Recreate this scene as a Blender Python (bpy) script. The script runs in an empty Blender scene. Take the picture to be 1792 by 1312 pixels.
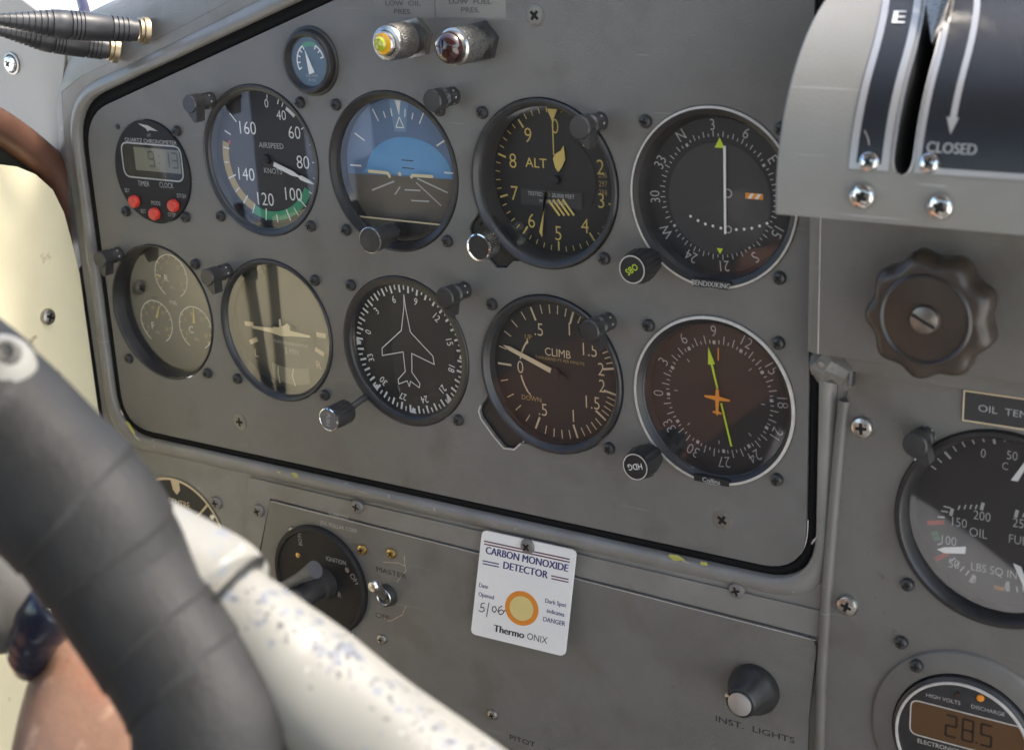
import bpy, bmesh, math, random
from mathutils import Vector, Matrix
R = math.radians
S = 0.001                      # everything below is written in millimetres
scene = bpy.context.scene
C = scene.collection
random.seed(7)

# ------------------------------------------------------------------ camera
CAM = Vector((456.72, -578.13, 135.49)); YAW, PITCH, ROLL, FPX = -0.595625, -0.318151, -0.046937, 2664.47
Ff = Vector((math.sin(YAW)*math.cos(PITCH), math.cos(YAW)*math.cos(PITCH), math.sin(PITCH)))
Rr = Vector((math.cos(YAW), -math.sin(YAW), 0)); Uu = Rr.cross(Ff)
RR = Rr*math.cos(ROLL)+Uu*math.sin(ROLL); UU = -Rr*math.sin(ROLL)+Uu*math.cos(ROLL)
cd = bpy.data.cameras.new('camera'); cam = bpy.data.objects.new('camera', cd); C.objects.link(cam); scene.camera = cam
cam.matrix_world = Matrix((( RR.x, UU.x, -Ff.x, CAM.x*S), (RR.y, UU.y, -Ff.y, CAM.y*S), (RR.z, UU.z, -Ff.z, CAM.z*S), (0,0,0,1)))
cd.sensor_width = 36; cd.lens = 36*FPX/1792; cd.clip_start = 0.01; cd.clip_end = 2000
cd.dof.use_dof = True; cd.dof.focus_distance = 0.75; cd.dof.aperture_fstop = 14

# ------------------------------------------------------------------ light
SUN_EL, SUN_AZ = 56, 61        # sun ahead of the nose, a little to the right
w = bpy.data.worlds.new('World'); scene.world = w; w.use_nodes = True
nt = w.node_tree; bg = nt.nodes['Background']; sky = nt.nodes.new('ShaderNodeTexSky')
sky.sky_type = 'NISHITA'; sky.sun_disc = False; sky.sun_elevation = R(SUN_EL); sky.sun_rotation = R(SUN_AZ)
sky.dust_density = 2.5
wb = nt.nodes.new('ShaderNodeMixRGB'); wb.blend_type = 'MULTIPLY'; wb.inputs[0].default_value = 1; wb.inputs[2].default_value = (1.0, .95, .85, 1)
nt.links.new(sky.outputs[0], wb.inputs[1]); nt.links.new(wb.outputs[0], bg.inputs[0]); bg.inputs[1].default_value = 0.12
sd = bpy.data.lights.new('sun', 'SUN'); so = bpy.data.objects.new('sun', sd); C.objects.link(so)
sd.energy = 1.0; sd.angle = R(9); sd.color = (1, .95, .87)
sv = Vector((math.sin(R(SUN_AZ))*math.cos(R(SUN_EL)), math.cos(R(SUN_AZ))*math.cos(R(SUN_EL)), math.sin(R(SUN_EL))))
so.rotation_euler = sv.to_track_quat('Z', 'Y').to_euler()
scene.view_settings.view_transform = 'Standard'; scene.view_settings.look = 'None'
scene.view_settings.exposure = 2.30; scene.view_settings.gamma = 1
scene.cycles.max_bounces = 8; scene.cycles.transparent_max_bounces = 12
scene.cycles.sample_clamp_indirect = 4

# ------------------------------------------------------------------ helpers
def ray(u, v): return (Ff*FPX + RR*(u-896) + UU*(656-v))
def at(u, v, h=0):             # the point at height h in front of the panel plane that the photograph shows at (u, v)
    d = ray(u, v); t = (-h-CAM.y)/d.y; p = CAM+d*t; return (p.x, p.z)
def at3(u, v, h=0): x, z = at(u, v, h); return Vector((x, -h, z))
def atx(u, v, x):
    d = ray(u, v); p = CAM+d*((x-CAM.x)/d.x); return (p.y, p.z)

_tc = {}
def text_mesh(s, off=0.0):
    k = (s, off)
    if k not in _tc:
        cu = bpy.data.curves.new('t', 'FONT'); cu.body = s; cu.size = 1; cu.align_x = 'CENTER'; cu.offset = off; cu.resolution_u = 3
        o = bpy.data.objects.new('t', cu); C.objects.link(o)
        me = bpy.data.meshes.new_from_object(o.evaluated_get(bpy.context.evaluated_depsgraph_get()))
        vs = [(v.co.x, v.co.y) for v in me.vertices]; fs = [tuple(p.vertices) for p in me.polygons]
        bpy.data.objects.remove(o); bpy.data.curves.remove(cu); bpy.data.meshes.remove(me)
        _tc[k] = (vs, fs)
    return _tc[k]

class MB:
    def __init__(s): s.v = []; s.f = []; s.m = []
    def add(s, vs, fs, m=0):
        b = len(s.v); s.v += [tuple(v) for v in vs]; s.f += [tuple(b+i for i in f) for f in fs]; s.m += [m]*len(fs); return s
    def poly(s, pts, h, m=0):                      # flat sheet facing the pilot
        a = sum(pts[i][0]*pts[(i+1) % len(pts)][1]-pts[(i+1) % len(pts)][0]*pts[i][1] for i in range(len(pts)))
        if a < 0: pts = pts[::-1]
        return s.add([(x, -h, z) for x, z in pts], [range(len(pts))], m)
    def prism(s, pts, h0, h1, m=0):
        a = sum(pts[i][0]*pts[(i+1) % len(pts)][1]-pts[(i+1) % len(pts)][0]*pts[i][1] for i in range(len(pts)))
        if a < 0: pts = pts[::-1]
        n = len(pts)
        vs = [(x, -h1, z) for x, z in pts]+[(x, -h0, z) for x, z in pts]
        fs = [tuple(range(n)), tuple(range(2*n-1, n-1, -1))]+[(i, i+n, (i+1) % n+n, (i+1) % n) for i in range(n)]
        return s.add(vs, fs, m)
    def disc(s, cx, cz, r, h, m=0, n=64): return s.poly([(cx+r*math.cos(2*math.pi*i/n), cz+r*math.sin(2*math.pi*i/n)) for i in range(n)], h, m)
    def arc(s, r0, r1, a0, a1, h, m=0, c=(0, 0), n=None):   # band, clock angles in degrees
        n = n or max(2, int(abs(a1-a0)/4))
        P = []
        for i in range(n+1):
            a = R(a0+(a1-a0)*i/n); P += [(c[0]+r0*math.sin(a), -h, c[1]+r0*math.cos(a)), (c[0]+r1*math.sin(a), -h, c[1]+r1*math.cos(a))]
        return s.add(P, [(2*i, 2*i+2, 2*i+3, 2*i+1) for i in range(n)], m)
    def line(s, x0, z0, x1, z1, wd, h, m=0, w2=None):
        dx, dz = x1-x0, z1-z0; L = math.hypot(dx, dz) or 1; nx, nz = -dz/L, dx/L; a = wd/2; b = (w2 if w2 is not None else wd)/2
        return s.poly([(x0+nx*a, z0+nz*a), (x0-nx*a, z0-nz*a), (x1-nx*b, z1-nz*b), (x1+nx*b, z1+nz*b)], h, m)
    def path(s, pts, wd, h, m=0, closed=False):
        n = len(pts)
        for i in range(n if closed else n-1):
            p, q = pts[i], pts[(i+1) % n]; s.line(p[0], p[1], q[0], q[1], wd, h+0.002*i, m)
            s.disc(q[0], q[1], wd/2, h+0.002*i+.001, m, 8)
        return s
    def tick(s, a, r0, r1, wd, h, m=0, c=(0, 0)):
        a = R(a); return s.line(c[0]+r0*math.sin(a), c[1]+r0*math.cos(a), c[0]+r1*math.sin(a), c[1]+r1*math.cos(a), wd, h, m)
    def text(s, t, x, z, cap, h, m=0, rot=0, sx=1.0, off=-0.008, fn=None):   # centred on x, z; rot clockwise in degrees
        if off > 0:                                # bolder print: the same letters struck three times, a hair apart
            for j, d_ in enumerate((-1, 1, 0)): s.text(t, x+d_*off*cap*(.6 if off < .009 else 2.0), z, cap, h+.01*j, m, rot, sx, 0, fn)
            return s
        vs, fs = text_mesh(t, off); k = cap/0.72; a = R(-rot); ca, sa = math.cos(a), math.sin(a); P = []
        for u, v in vs:
            u, v = u*k*sx, (v-0.36)*k
            p = (x+u*ca-v*sa, -h, z+u*sa+v*ca); P.append(fn(*p) if fn else p)
        return s.add(P, fs, m)
    def lathe(s, prof, m=0, n=48, c=(0, 0, 0), axis=(0, -1, 0), cap0=False, cap1=False):   # prof: (radius, distance along axis)
        ax = Vector(axis).normalized(); t = Vector((1, 0, 0)) if abs(ax.x) < .9 else Vector((0, 0, 1))
        e1 = (t-ax*t.dot(ax)).normalized(); e2 = ax.cross(e1); c = Vector(c); P = []
        for r, d in prof:
            for i in range(n):
                q = 2*math.pi*i/n; P.append(c+ax*d+e1*(r*math.cos(q))+e2*(r*math.sin(q)))
        F = []
        for j in range(len(prof)-1):
            for i in range(n):
                k = (i+1) % n; F.append((j*n+i, j*n+k, (j+1)*n+k, (j+1)*n+i))
        if cap0: F.append(tuple(range(n-1, -1, -1)))
        if cap1: F.append(tuple((len(prof)-1)*n+i for i in range(n)))
        return s.add(P, F, m)
    def tube(s, pts, rad, m=0, n=20, caps=True, rf=None, flat=1.0):
        pts = [Vector(p) for p in pts]; up = None; P = []; N = len(pts)
        if not isinstance(rad, (list, tuple)): rad = [rad]*N
        for i, p in enumerate(pts):
            d = (pts[min(i+1, N-1)]-pts[max(i-1, 0)]).normalized()
            if up is None: up = Vector((0, 0, 1)) if abs(d.z) < .9 else Vector((0, 1, 0))
            up = (up-d*up.dot(d)).normalized(); sd_ = d.cross(up)
            for k in range(n):
                q = 2*math.pi*k/n; r = rad[i]*(rf(i/(N-1), q) if rf else 1)
                P.append(p+sd_*(r*math.cos(q))+up*(r*flat*math.sin(q)))
        F = [(i*n+k, i*n+(k+1) % n, (i+1)*n+(k+1) % n, (i+1)*n+k) for i in range(N-1) for k in range(n)]
        if caps: F += [tuple(range(n-1, -1, -1)), tuple((N-1)*n+k for k in range(n))]
        return s.add(P, F, m)
    def box(s, x0, x1, y0, y1, z0, z1, m=0):
        V = [(x, y, z) for x in (x0, x1) for y in (y0, y1) for z in (z0, z1)]
        return s.add(V, [(0, 1, 3, 2), (4, 6, 7, 5), (0, 4, 5, 1), (2, 3, 7, 6), (0, 2, 6, 4), (1, 5, 7, 3)], m)

def spline(pts, n=8):          # Catmull-Rom through points (and radii)
    out = []; P = [list(p) for p in pts]
    for i in range(len(P)-1):
        a, b, c, d = P[max(i-1, 0)], P[i], P[i+1], P[min(i+2, len(P)-1)]
        for k in range(n):
            t = k/n; out.append([0.5*((2*b[j])+(-a[j]+c[j])*t+(2*a[j]-5*b[j]+4*c[j]-d[j])*t*t+(-a[j]+3*b[j]-3*c[j]+d[j])*t**3) for j in range(len(b))])
    out.append(P[-1]); return out

def tag(o, label=None, cat=None, group=None, kind=None):
    if label: o['label'] = label
    if cat: o['category'] = cat
    if group: o['group'] = group
    if kind: o['kind'] = kind
    return o
def thing(name, label, cat, loc=(0, 0, 0), group=None):
    o = bpy.data.objects.new(name, None); C.objects.link(o); o.location = [c*S for c in loc]; o.empty_display_size = .01
    return tag(o, label, cat, group)
def mesh_of(name, mb, mats, sharp=35):
    me = bpy.data.meshes.new(name); me.from_pydata([(x*S, y*S, z*S) for x, y, z in mb.v], [], mb.f)
    for m in mats: me.materials.append(m)
    me.polygons.foreach_set('material_index', mb.m)
    me.polygons.foreach_set('use_smooth', [True]*len(mb.f)); me.set_sharp_from_angle(angle=R(sharp)); me.update()
    return me
def part(name, mb, mats, parent=None, loc=None, label=None, sharp=35):
    if not isinstance(mats, (list, tuple)): mats = [mats]
    me = mb if isinstance(mb, bpy.types.Mesh) else mesh_of(name, mb, mats, sharp)
    o = bpy.data.objects.new(name, me); C.objects.link(o); o.parent = parent
    if loc: o.location = [c*S for c in loc]
    if label: o['label'] = label
    return o
def copy_tree(o, parent=None):
    c = o.copy(); C.objects.link(c); c.parent = parent
    for ch in list(o.children): copy_tree(ch, c)
    return c
def plate(name, outline, holes, thick, m, parent=None, y=0, bevel=0.3, kind=None):   # sheet with holes; front face at y
    cu = bpy.data.curves.new(name, 'CURVE'); cu.dimensions = '2D'; cu.fill_mode = 'BOTH'
    cu.extrude = (thick/2-bevel)*S; cu.bevel_depth = bevel*S; cu.offset = -bevel*S; cu.bevel_resolution = 1
    for lst in [outline]+holes:
        sp = cu.splines.new('POLY'); sp.points.add(len(lst)-1); sp.use_cyclic_u = True
        for i, (x, z) in enumerate(lst): sp.points[i].co = (x*S, z*S, 0, 1)
    o = bpy.data.objects.new(name, cu); C.objects.link(o)
    me = bpy.data.meshes.new_from_object(o.evaluated_get(bpy.context.evaluated_depsgraph_get()))
    bpy.data.objects.remove(o)
    me.transform(Matrix.Rotation(math.pi/2, 4, 'X')); me.transform(Matrix.Translation((0, (y+thick/2)*S, 0)))
    me.materials.clear(); me.materials.append(m)
    me.polygons.foreach_set('use_smooth', [True]*len(me.polygons)); me.set_sharp_from_angle(angle=R(25)); me.name = name
    ob = bpy.data.objects.new(name, me); C.objects.link(ob); ob.parent = parent
    if kind: ob['kind'] = kind
    return ob
def circ(cx, cz, r, n=72, a0=0): return [(cx+r*math.cos(a0+2*math.pi*i/n), cz+r*math.sin(a0+2*math.pi*i/n)) for i in range(n)]
def round_poly(pts, rads, n=6):
    out = []; N = len(pts)
    for i in range(N):
        p = Vector(pts[i]); a = (Vector(pts[i-1])-p); b = (Vector(pts[(i+1) % N])-p); r = rads[i] if isinstance(rads, (list, tuple)) else rads
        if r <= 0: out.append(tuple(p)); continue
        la, lb = a.length, b.length; a.normalize(); b.normalize(); ang = a.angle(b); d = min(r/math.tan(ang/2), la*.49, lb*.49)
        A, B = p+a*d, p+b*d
        for k in range(n+1):
            t = k/n; out.append(tuple(A*(1-t)**2+p*2*t*(1-t)+B*t*t))
    return out

# ------------------------------------------------------------------ materials
def mat(name, col, rough=.5, metal=0, spec=.5, var=0, vscale=60, bump=0, bscale=900, spots=None, coat=0, stretch=None, scratch=None, grime=None):
    m = bpy.data.materials.new(name); m.use_nodes = True; t = m.node_tree; b = t.nodes['Principled BSDF']
    b.inputs['Base Color'].default_value = (*col, 1); b.inputs['Roughness'].default_value = rough; b.inputs['Metallic'].default_value = metal
    b.inputs['Specular IOR Level'].default_value = spec; b.inputs['Coat Weight'].default_value = coat
    tc = t.nodes.new('ShaderNodeTexCoord'); vec = tc.outputs['Object']
    if stretch:
        mp = t.nodes.new('ShaderNodeMapping'); mp.inputs['Scale'].default_value = stretch; t.links.new(vec, mp.inputs[0]); vec = mp.outputs[0]
    last = None
    if var:
        n = t.nodes.new('ShaderNodeTexNoise'); n.inputs['Scale'].default_value = vscale; n.inputs['Detail'].default_value = 6; n.inputs['Roughness'].default_value = .6
        t.links.new(vec, n.inputs['Vector'])
        r = t.nodes.new('ShaderNodeValToRGB'); r.color_ramp.elements[0].position = .3; r.color_ramp.elements[1].position = .7
        r.color_ramp.elements[0].color = (*[c*(1-var) for c in col], 1); r.color_ramp.elements[1].color = (*[min(1, c*(1+var)) for c in col], 1)
        t.links.new(n.outputs[0], r.inputs[0]); last = r.outputs[0]
        rr = t.nodes.new('ShaderNodeMapRange'); rr.inputs['To Min'].default_value = max(.02, rough*.8); rr.inputs['To Max'].default_value = min(1, rough*1.2)
        t.links.new(n.outputs[0], rr.inputs[0]); t.links.new(rr.outputs[0], b.inputs['Roughness'])
    for sp in (spots or []):      # (colour, scale, threshold, softness)
        n = t.nodes.new('ShaderNodeTexNoise'); n.inputs['Scale'].default_value = sp[1]; n.inputs['Detail'].default_value = 5; t.links.new(vec, n.inputs['Vector'])
        r = t.nodes.new('ShaderNodeMapRange'); r.inputs['From Min'].default_value = sp[2]; r.inputs['From Max'].default_value = sp[2]+sp[3]
        t.links.new(n.outputs[0], r.inputs[0])
        mx = t.nodes.new('ShaderNodeMixRGB'); t.links.new(r.outputs[0], mx.inputs[0])
        if last: t.links.new(last, mx.inputs[1])
        else: mx.inputs[1].default_value = (*col, 1)
        mx.inputs[2].default_value = (*sp[0], 1); last = mx.outputs[0]
    def layer(scale, lo, soft, c, rot=0, sc=(1, 1, 1), detail=4, fac=1.0):
        nonlocal last
        mp = t.nodes.new('ShaderNodeMapping'); mp.inputs['Rotation'].default_value = (0, rot, 0); mp.inputs['Scale'].default_value = sc; t.links.new(tc.outputs['Object'], mp.inputs[0])
        n = t.nodes.new('ShaderNodeTexNoise'); n.inputs['Scale'].default_value = scale; n.inputs['Detail'].default_value = detail; t.links.new(mp.outputs[0], n.inputs['Vector'])
        r = t.nodes.new('ShaderNodeMapRange'); r.inputs['From Min'].default_value = lo; r.inputs['From Max'].default_value = lo+soft; r.inputs['To Max'].default_value = fac; t.links.new(n.outputs[0], r.inputs[0])
        mx = t.nodes.new('ShaderNodeMixRGB'); t.links.new(r.outputs[0], mx.inputs[0])
        if last: t.links.new(last, mx.inputs[1])
        else: mx.inputs[1].default_value = (*col, 1)
        mx.inputs[2].default_value = (*c, 1); last = mx.outputs[0]
    if grime: layer(9, .48, .22, grime, fac=.5); layer(34, .55, .13, grime, fac=.4)
    if scratch:
        for i, (rt, s1) in enumerate(((.5, 420), (-1.0, 500), (1.45, 380))): layer(1, .735, .02, scratch, rt, (9+4*i, 9, s1), 2, .7)
    if last: t.links.new(last, b.inputs['Base Color'])
    if bump:
        n = t.nodes.new('ShaderNodeTexNoise'); n.inputs['Scale'].default_value = bscale; n.inputs['Detail'].default_value = 3; t.links.new(vec, n.inputs['Vector'])
        bp = t.nodes.new('ShaderNodeBump'); bp.inputs['Strength'].default_value = bump; bp.inputs['Distance'].default_value = .0004
        t.links.new(n.outputs[0], bp.inputs['Height']); t.links.new(bp.outputs[0], b.inputs['Normal'])
    return m
def glass_mat(name, ior, tint=(1, 1, 1), rough=.03):
    m = bpy.data.materials.new(name); m.use_nodes = True; t = m.node_tree; t.nodes.remove(t.nodes['Principled BSDF'])
    o = t.nodes['Material Output']; f = t.nodes.new('ShaderNodeFresnel'); f.inputs[0].default_value = ior
    ge = t.nodes.new('ShaderNodeNewGeometry'); mi = t.nodes.new('ShaderNodeMapRange'); mi.inputs['To Min'].default_value = ior; mi.inputs['To Max'].default_value = 1/ior
    t.links.new(ge.outputs['Backfacing'], mi.inputs[0]); t.links.new(mi.outputs[0], f.inputs[0])     # the same reflectance from both sides of the thin pane
    a = t.nodes.new('ShaderNodeBsdfTransparent'); a.inputs[0].default_value = (*tint, 1)
    g = t.nodes.new('ShaderNodeBsdfGlossy'); g.inputs['Roughness'].default_value = rough
    x = t.nodes.new('ShaderNodeMixShader'); t.links.new(f.outputs[0], x.inputs[0]); t.links.new(a.outputs[0], x.inputs[1]); t.links.new(g.outputs[0], x.inputs[2])
    t.links.new(x.outputs[0], o.inputs[0]); return m
M = dict(
 panel=mat('panel_grey_paint', (.160, .155, .145), .42, var=.06, vscale=45, bump=.35, bscale=1300, scratch=(.24, .235, .22), grime=(.105, .096, .084), spots=[((.10, .095, .088), 260, .74, .04)]),
 surround=mat('surround_grey_paint', (.225, .217, .202), .4, var=.12, vscale=30, bump=.4, bscale=800, scratch=(.32, .31, .29), grime=(.14, .125, .10), spots=[((.42, .41, .38), 150, .70, .03)]),
 lip=mat('worn_lip_paint', (.225, .217, .202), .32, var=.12, vscale=40, bump=.25, bscale=500, scratch=(.34, .33, .31), grime=(.15, .135, .11), spots=[((.40, .40, .38), 150, .70, .02)]),
 lower=mat('switch_panel_paint', (.170, .163, .149), .42, var=.08, vscale=40, bump=.4, bscale=1200, scratch=(.25, .24, .22), grime=(.115, .10, .082), spots=[((.15, .135, .115), 200, .70, .04)]),
 engine=mat('engine_panel_paint', (.150, .142, .128), .42, var=.09, vscale=30, bump=.35, bscale=1200, scratch=(.24, .23, .21), grime=(.10, .085, .07), spots=[((.12, .105, .09), 180, .70, .04)]),
 quad=mat('quadrant_grey_paint', (.245, .237, .216), .46, var=.05, vscale=40, bump=.25, bscale=1100, scratch=(.36, .35, .33), grime=(.21, .195, .165)),
 rubber=mat('black_rubber', (.008, .008, .008), .9, spec=.2),
 black=mat('black_plastic', (.024, .023, .023), .38, var=.2, vscale=200, bump=.1, bscale=1500),
 satin=mat('satin_black_metal', (.036, .035, .035), .3, var=.25, vscale=120, spots=[((.14, .14, .14), 300, .72, .03)]),
 bezel=mat('worn_black_bezel', (.035, .035, .036), .35, var=.2, vscale=150, spots=[((.11, .108, .10), 260, .73, .03)]),
 dial=mat('dial_black', (.013, .013, .014), .5, bump=.05),
 dial2=mat('dial_charcoal', (.035, .035, .036), .5),
 tcdial=mat('turn_dial_grey', (.05, .05, .045), .45),
 white=mat('white_marking', (.75, .75, .72), .5), dimwhite=mat('dim_white_marking', (.42, .42, .41), .5),
 cream=mat('lume_cream', (.66, .56, .34), .5), yellow=mat('lume_yellow', (.60, .46, .13), .5), dimyellow=mat('dim_yellow', (.42, .29, .10), .5),
 lime=mat('lime_marking', (.50, .66, .03), .5), orange=mat('orange_marking', (.75, .26, .02), .5), red=mat('red_paint', (.55, .04, .02), .4),
 green=mat('green_arc', (.03, .28, .13), .5), gold=mat('gold_arc', (.42, .30, .10), .5), tan=mat('tan_marking', (.60, .48, .31), .5),
 ring=mat('pale_ring', (.50, .47, .43), .35, var=.15, vscale=300), sky=mat('attitude_sky', (.13, .32, .55), .5), skyring=mat('attitude_ring', (.12, .18, .29), .5),
 ground=mat('attitude_ground', (.12, .10, .075), .6), bluedial=mat('blue_dial', (.03, .09, .13), .5),
 steel=mat('steel', (.55, .54, .52), .28, metal=1, var=.15, vscale=400), chrome=mat('chrome', (.75, .75, .74), .12, metal=1),
 dullsteel=mat('dull_steel', (.42, .40, .37), .4, metal=1, var=.2, vscale=300), brass=mat('brass', (.55, .38, .14), .3, metal=1, var=.2, vscale=300),
 paintedscrew=mat('painted_screw', (.2, .19, .18), .4, metal=.3), recess=mat('recess_black', (.004, .004, .004), .8),
 redbtn=mat('red_button', (.62, .05, .03), .35), lcd=mat('lcd_olive', (.10, .105, .075), .3), lcdseg=mat('lcd_segment', (.028, .029, .022), .4),
 lcdamber=mat('lcd_amber', (.095, .046, .016), .35), lcdink=mat('lcd_ink', (.02, .012, .008), .4),
 amber=mat('amber_lens', (.75, .38, .02), .12, coat=1), amber2=mat('amber_lens_core', (.40, .42, .02), .1, coat=1), redlens=mat('dark_red_lens', (.030, .010, .009), .12, coat=1),
 sticker=mat('clear_label_film', (.185, .178, .162), .25), ink=mat('black_ink', (.03, .028, .03), .5), blueink=mat('navy_ink', (.035, .04, .16), .5), mar=mat('maroon_ink', (.12, .03, .06), .5),
 card=mat('white_card', (.80, .79, .765), .35, bump=.15, bscale=200, var=.03, vscale=30, spots=[((.60, .57, .50), 55, .67, .05)]), spot=mat('yellow_spot', (.68, .55, .22), .8, bump=.4, bscale=2500), spotring=mat('orange_print', (.72, .25, .03), .4),
 creamwall=mat('cream_wall', (.90, .82, .56), .5, var=.06, vscale=14, bump=.35, bscale=260, spots=[((.55, .47, .30), 60, .68, .06)]), brown=mat('brown_leather', (.10, .045, .028), .5, var=.2, vscale=60, bump=.2),
 darktrim=mat('dark_trim', (.012, .013, .011), .6), yoke=mat('cream_yoke_paint', (.27, .262, .235), .46, var=.07, vscale=35, bump=.25, bscale=160,
   spots=[((.23, .24, .265), 130, .60, .05), ((.07, .07, .08), 300, .69, .02), ((.09, .08, .07), 110, .74, .01), ((.55, .55, .54), 170, .70, .02)]),
 grip=mat('black_grip_tape', (.019, .0185, .0182), .62, spec=.42, var=.22, vscale=110, bump=.7, bscale=420, spots=[((.06, .058, .055), 420, .735, .02), ((.004, .004, .004), 300, .70, .03)]), plugrub=mat('plug_rubber', (.035, .036, .04), .42, var=.25, vscale=100),
 skin=mat('skin', (.27, .152, .100), .5, var=.22, vscale=26, bump=1.0, bscale=200, spots=[((.29, .125, .08), 34, .52, .14), ((.40, .25, .17), 90, .60, .1)]), placard=mat('black_anodised', (.012, .012, .013), .22, bump=.35, bscale=2500, stretch=(6, .3, .3)),
 alu=mat('bright_border', (.46, .45, .44), .32, metal=.45), scal=mat('brown_black_knob', (.045, .034, .027), .32, var=.2, vscale=60), rod=mat('grey_rod', (.30, .29, .27), .3, var=.1, vscale=60),
 glass=glass_mat('instrument_glass', 1.6), glass2=glass_mat('instrument_glass_strong', 2.1), concrete=mat('concrete_apron', (.80, .78, .74), .9, var=.08, vscale=.5),
 cabin=mat('cabin_brown', (.29, .145, .095), .8, var=.2, vscale=8), floor=mat('cabin_floor', (.10, .09, .08), .9), putty=mat('grey_putty', (.15, .14, .125), .5, var=.2, vscale=200, bump=.8, bscale=400),
 bluewhite=mat('glossy_dark', (.012, .016, .03), .16), greypad=mat('grey_pad', (.085, .08, .073), .4, var=.2, vscale=50, bump=.4, bscale=120), cable=mat('purple_black_cable', (.03, .02, .05), .4),
)
M['skin'].node_tree.nodes['Principled BSDF'].inputs['Subsurface Weight'].default_value = .15
M['skin'].node_tree.nodes['Principled BSDF'].inputs['Subsurface Scale'].default_value = .01

# ------------------------------------------------------------------ screws (shared meshes)
def screw_mesh(name, r, hgt, m, slots=4, recess_r=.55):
    b = MB(); b.lathe([(r, 0), (r, hgt*.35), (r*.88, hgt*.75), (r*.6, hgt*.97), (r*.3, hgt), (0.001, hgt)], 0, 24)
    for k in range(2 if slots == 4 else 1):      # cross recess, laid just above the head
        a = 28+90*k; b.line(-recess_r*r*math.sin(R(a)), -recess_r*r*math.cos(R(a)), recess_r*r*math.sin(R(a)), recess_r*r*math.cos(R(a)), r*.28, hgt+.04+.02*k, 1)
    b.disc(0, 0, r*.26, hgt+.09, 1, 10)
    return mesh_of(name, b, [m, M['recess']])
SM = dict(black=screw_mesh('black_screw', 3.0, 2.6, M['satin']), big=screw_mesh('flush_screw', 5.0, .5, mat('panel_screw_paint', (.19, .18, .16), .35, metal=.3, var=.15, vscale=300), recess_r=.5),
          grey=screw_mesh('grey_screw', 4.0, 2.2, M['paintedscrew']), brass=screw_mesh('brass_screw', 3.0, 2.2, M['brass']),
          silver=screw_mesh('silver_screw', 4.9, 2.8, M['steel'], recess_r=.5), small=screw_mesh('small_screw', 3.0, 2, M['dullsteel']),
          chrome=screw_mesh('chrome_screw', 4.6, 3, M['chrome'], recess_r=.45), chromes=screw_mesh('chrome_screw_small', 3.6, 2.6, M['chrome'], recess_r=.45))
def screw(kind, x, z, h=0, parent=None, rot=None, label=None):
    o = part('screw', SM[kind], None, parent, (x, -h, z), label); o.rotation_euler = (0, R(random.uniform(0, 90) if rot is None else rot), 0); return o

# ------------------------------------------------------------------ the setting
# outline of the flight panel and its cut-outs
PAN = [(-212, -2), (-203, 14), (-183, 26.5), (-14, 85.5), (20, 97), (217, 97), (217.2, -150), (209, -160), (196, -166), (-190, -166.8), (-205, -166), (-213.5, -150), (-215, -70)]
PANEL = round_poly([(-215, 18), (-26, 82), (16, 97), (217, 97), (217.2, -166), (-215.2, -167)], [30, 60, 8, 8, 22, 22], 8)
GAP = round_poly([(-220, 23.5), (-28, 88), (14, 103), (222.5, 103), (222.5, -170.5), (-220, -171)], [34, 60, 8, 8, 27, 26], 8)
LIPO = round_poly([(-228, 28), (-32, 96), (10, 112), (230, 112), (230, -179), (-229, -180)], [36, 60, 8, 8, 30, 30], 8)
SUR = [(-234, -70), (-234, 5), (-231, 30), (-214, 39), (-190, 47), (-150, 61), (-100, 79), (-60, 94), (0, 114.5), (420, 115), (420, -420), (-232, -420)]
surround = plate('dashboard_surround', SUR, [LIPO, circ(301, -126, 43.4), circ(-67.5, -232.5, 10, 24), circ(-21, -231, 5.5, 24)], 3, M['surround'], None, 0, kind='structure')
lip = MB(); n = len(GAP)
prof = [(1.0, 5), (1.0, -1.6), (.93, -2.7), (.78, -3.5), (.55, -3.5), (.32, -2.5), (.12, -1.1), (0, -.15)]
V = []
for t_, y_ in prof:
    for i in range(n): V.append((GAP[i][0]*t_+LIPO[i][0]*(1-t_), y_, GAP[i][1]*t_+LIPO[i][1]*(1-t_)))
lip.add(V, [(j*n+i, j*n+(i+1) % n, (j+1)*n+(i+1) % n, (j+1)*n+i) for j in range(len(prof)-1) for i in range(n)])
part('rolled_lip', lip, M['lip'], surround, sharp=60)
rc = random.Random(11); chipm = [mat('yellow_primer', (.42, .40, .10), .5, var=.2, vscale=300), mat('bare_metal_chip', (.45, .45, .42), .35, metal=.6)]
for u, v, L_, W_, sl, mi_ in ((228, 748, 5.6, 1.7, -52, 0), (213, 722, 3.0, .7, -62, 1), (240, 766, 3.2, .7, -35, 1), (517, 831, 2.8, 1.4, -2, 0), (488, 826, 1.6, .8, 0, 0), (1182, 975, 5.2, 1.6, 0, 0), (1232, 986, 2.4, 1.2, 0, 0), (1203, 984, 3.2, .6, 0, 1), (1424, 946, 3.0, .5, 60, 1)):
    x, z = at(u, v, 3.6); ca, sa = math.cos(R(sl)), math.sin(R(sl)); P_ = []
    for k in range(14):
        q = 2*math.pi*k/14; rr_ = rc.uniform(.6, 1.15); a_, b_ = L_*rr_*math.cos(q), W_*rr_*math.sin(q); P_.append((x+a_*ca-b_*sa, z+a_*sa+b_*ca))
    part('paint_chip', MB().poly(P_, 3.62), chipm[mi_], surround)
seal = MB(); V = []
for t_, y_ in [(1.0, 1.5), (.6, .2), (.25, .3), (0, 2), (0, 9)]:
    for i in range(n): V.append((GAP[i][0]*t_+PANEL[i][0]*(1-t_), y_, GAP[i][1]*t_+PANEL[i][1]*(1-t_)))
seal.add(V, [(j*n+i, j*n+(i+1) % n, (j+1)*n+(i+1) % n, (j+1)*n+i) for j in range(4) for i in range(n)])
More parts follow.
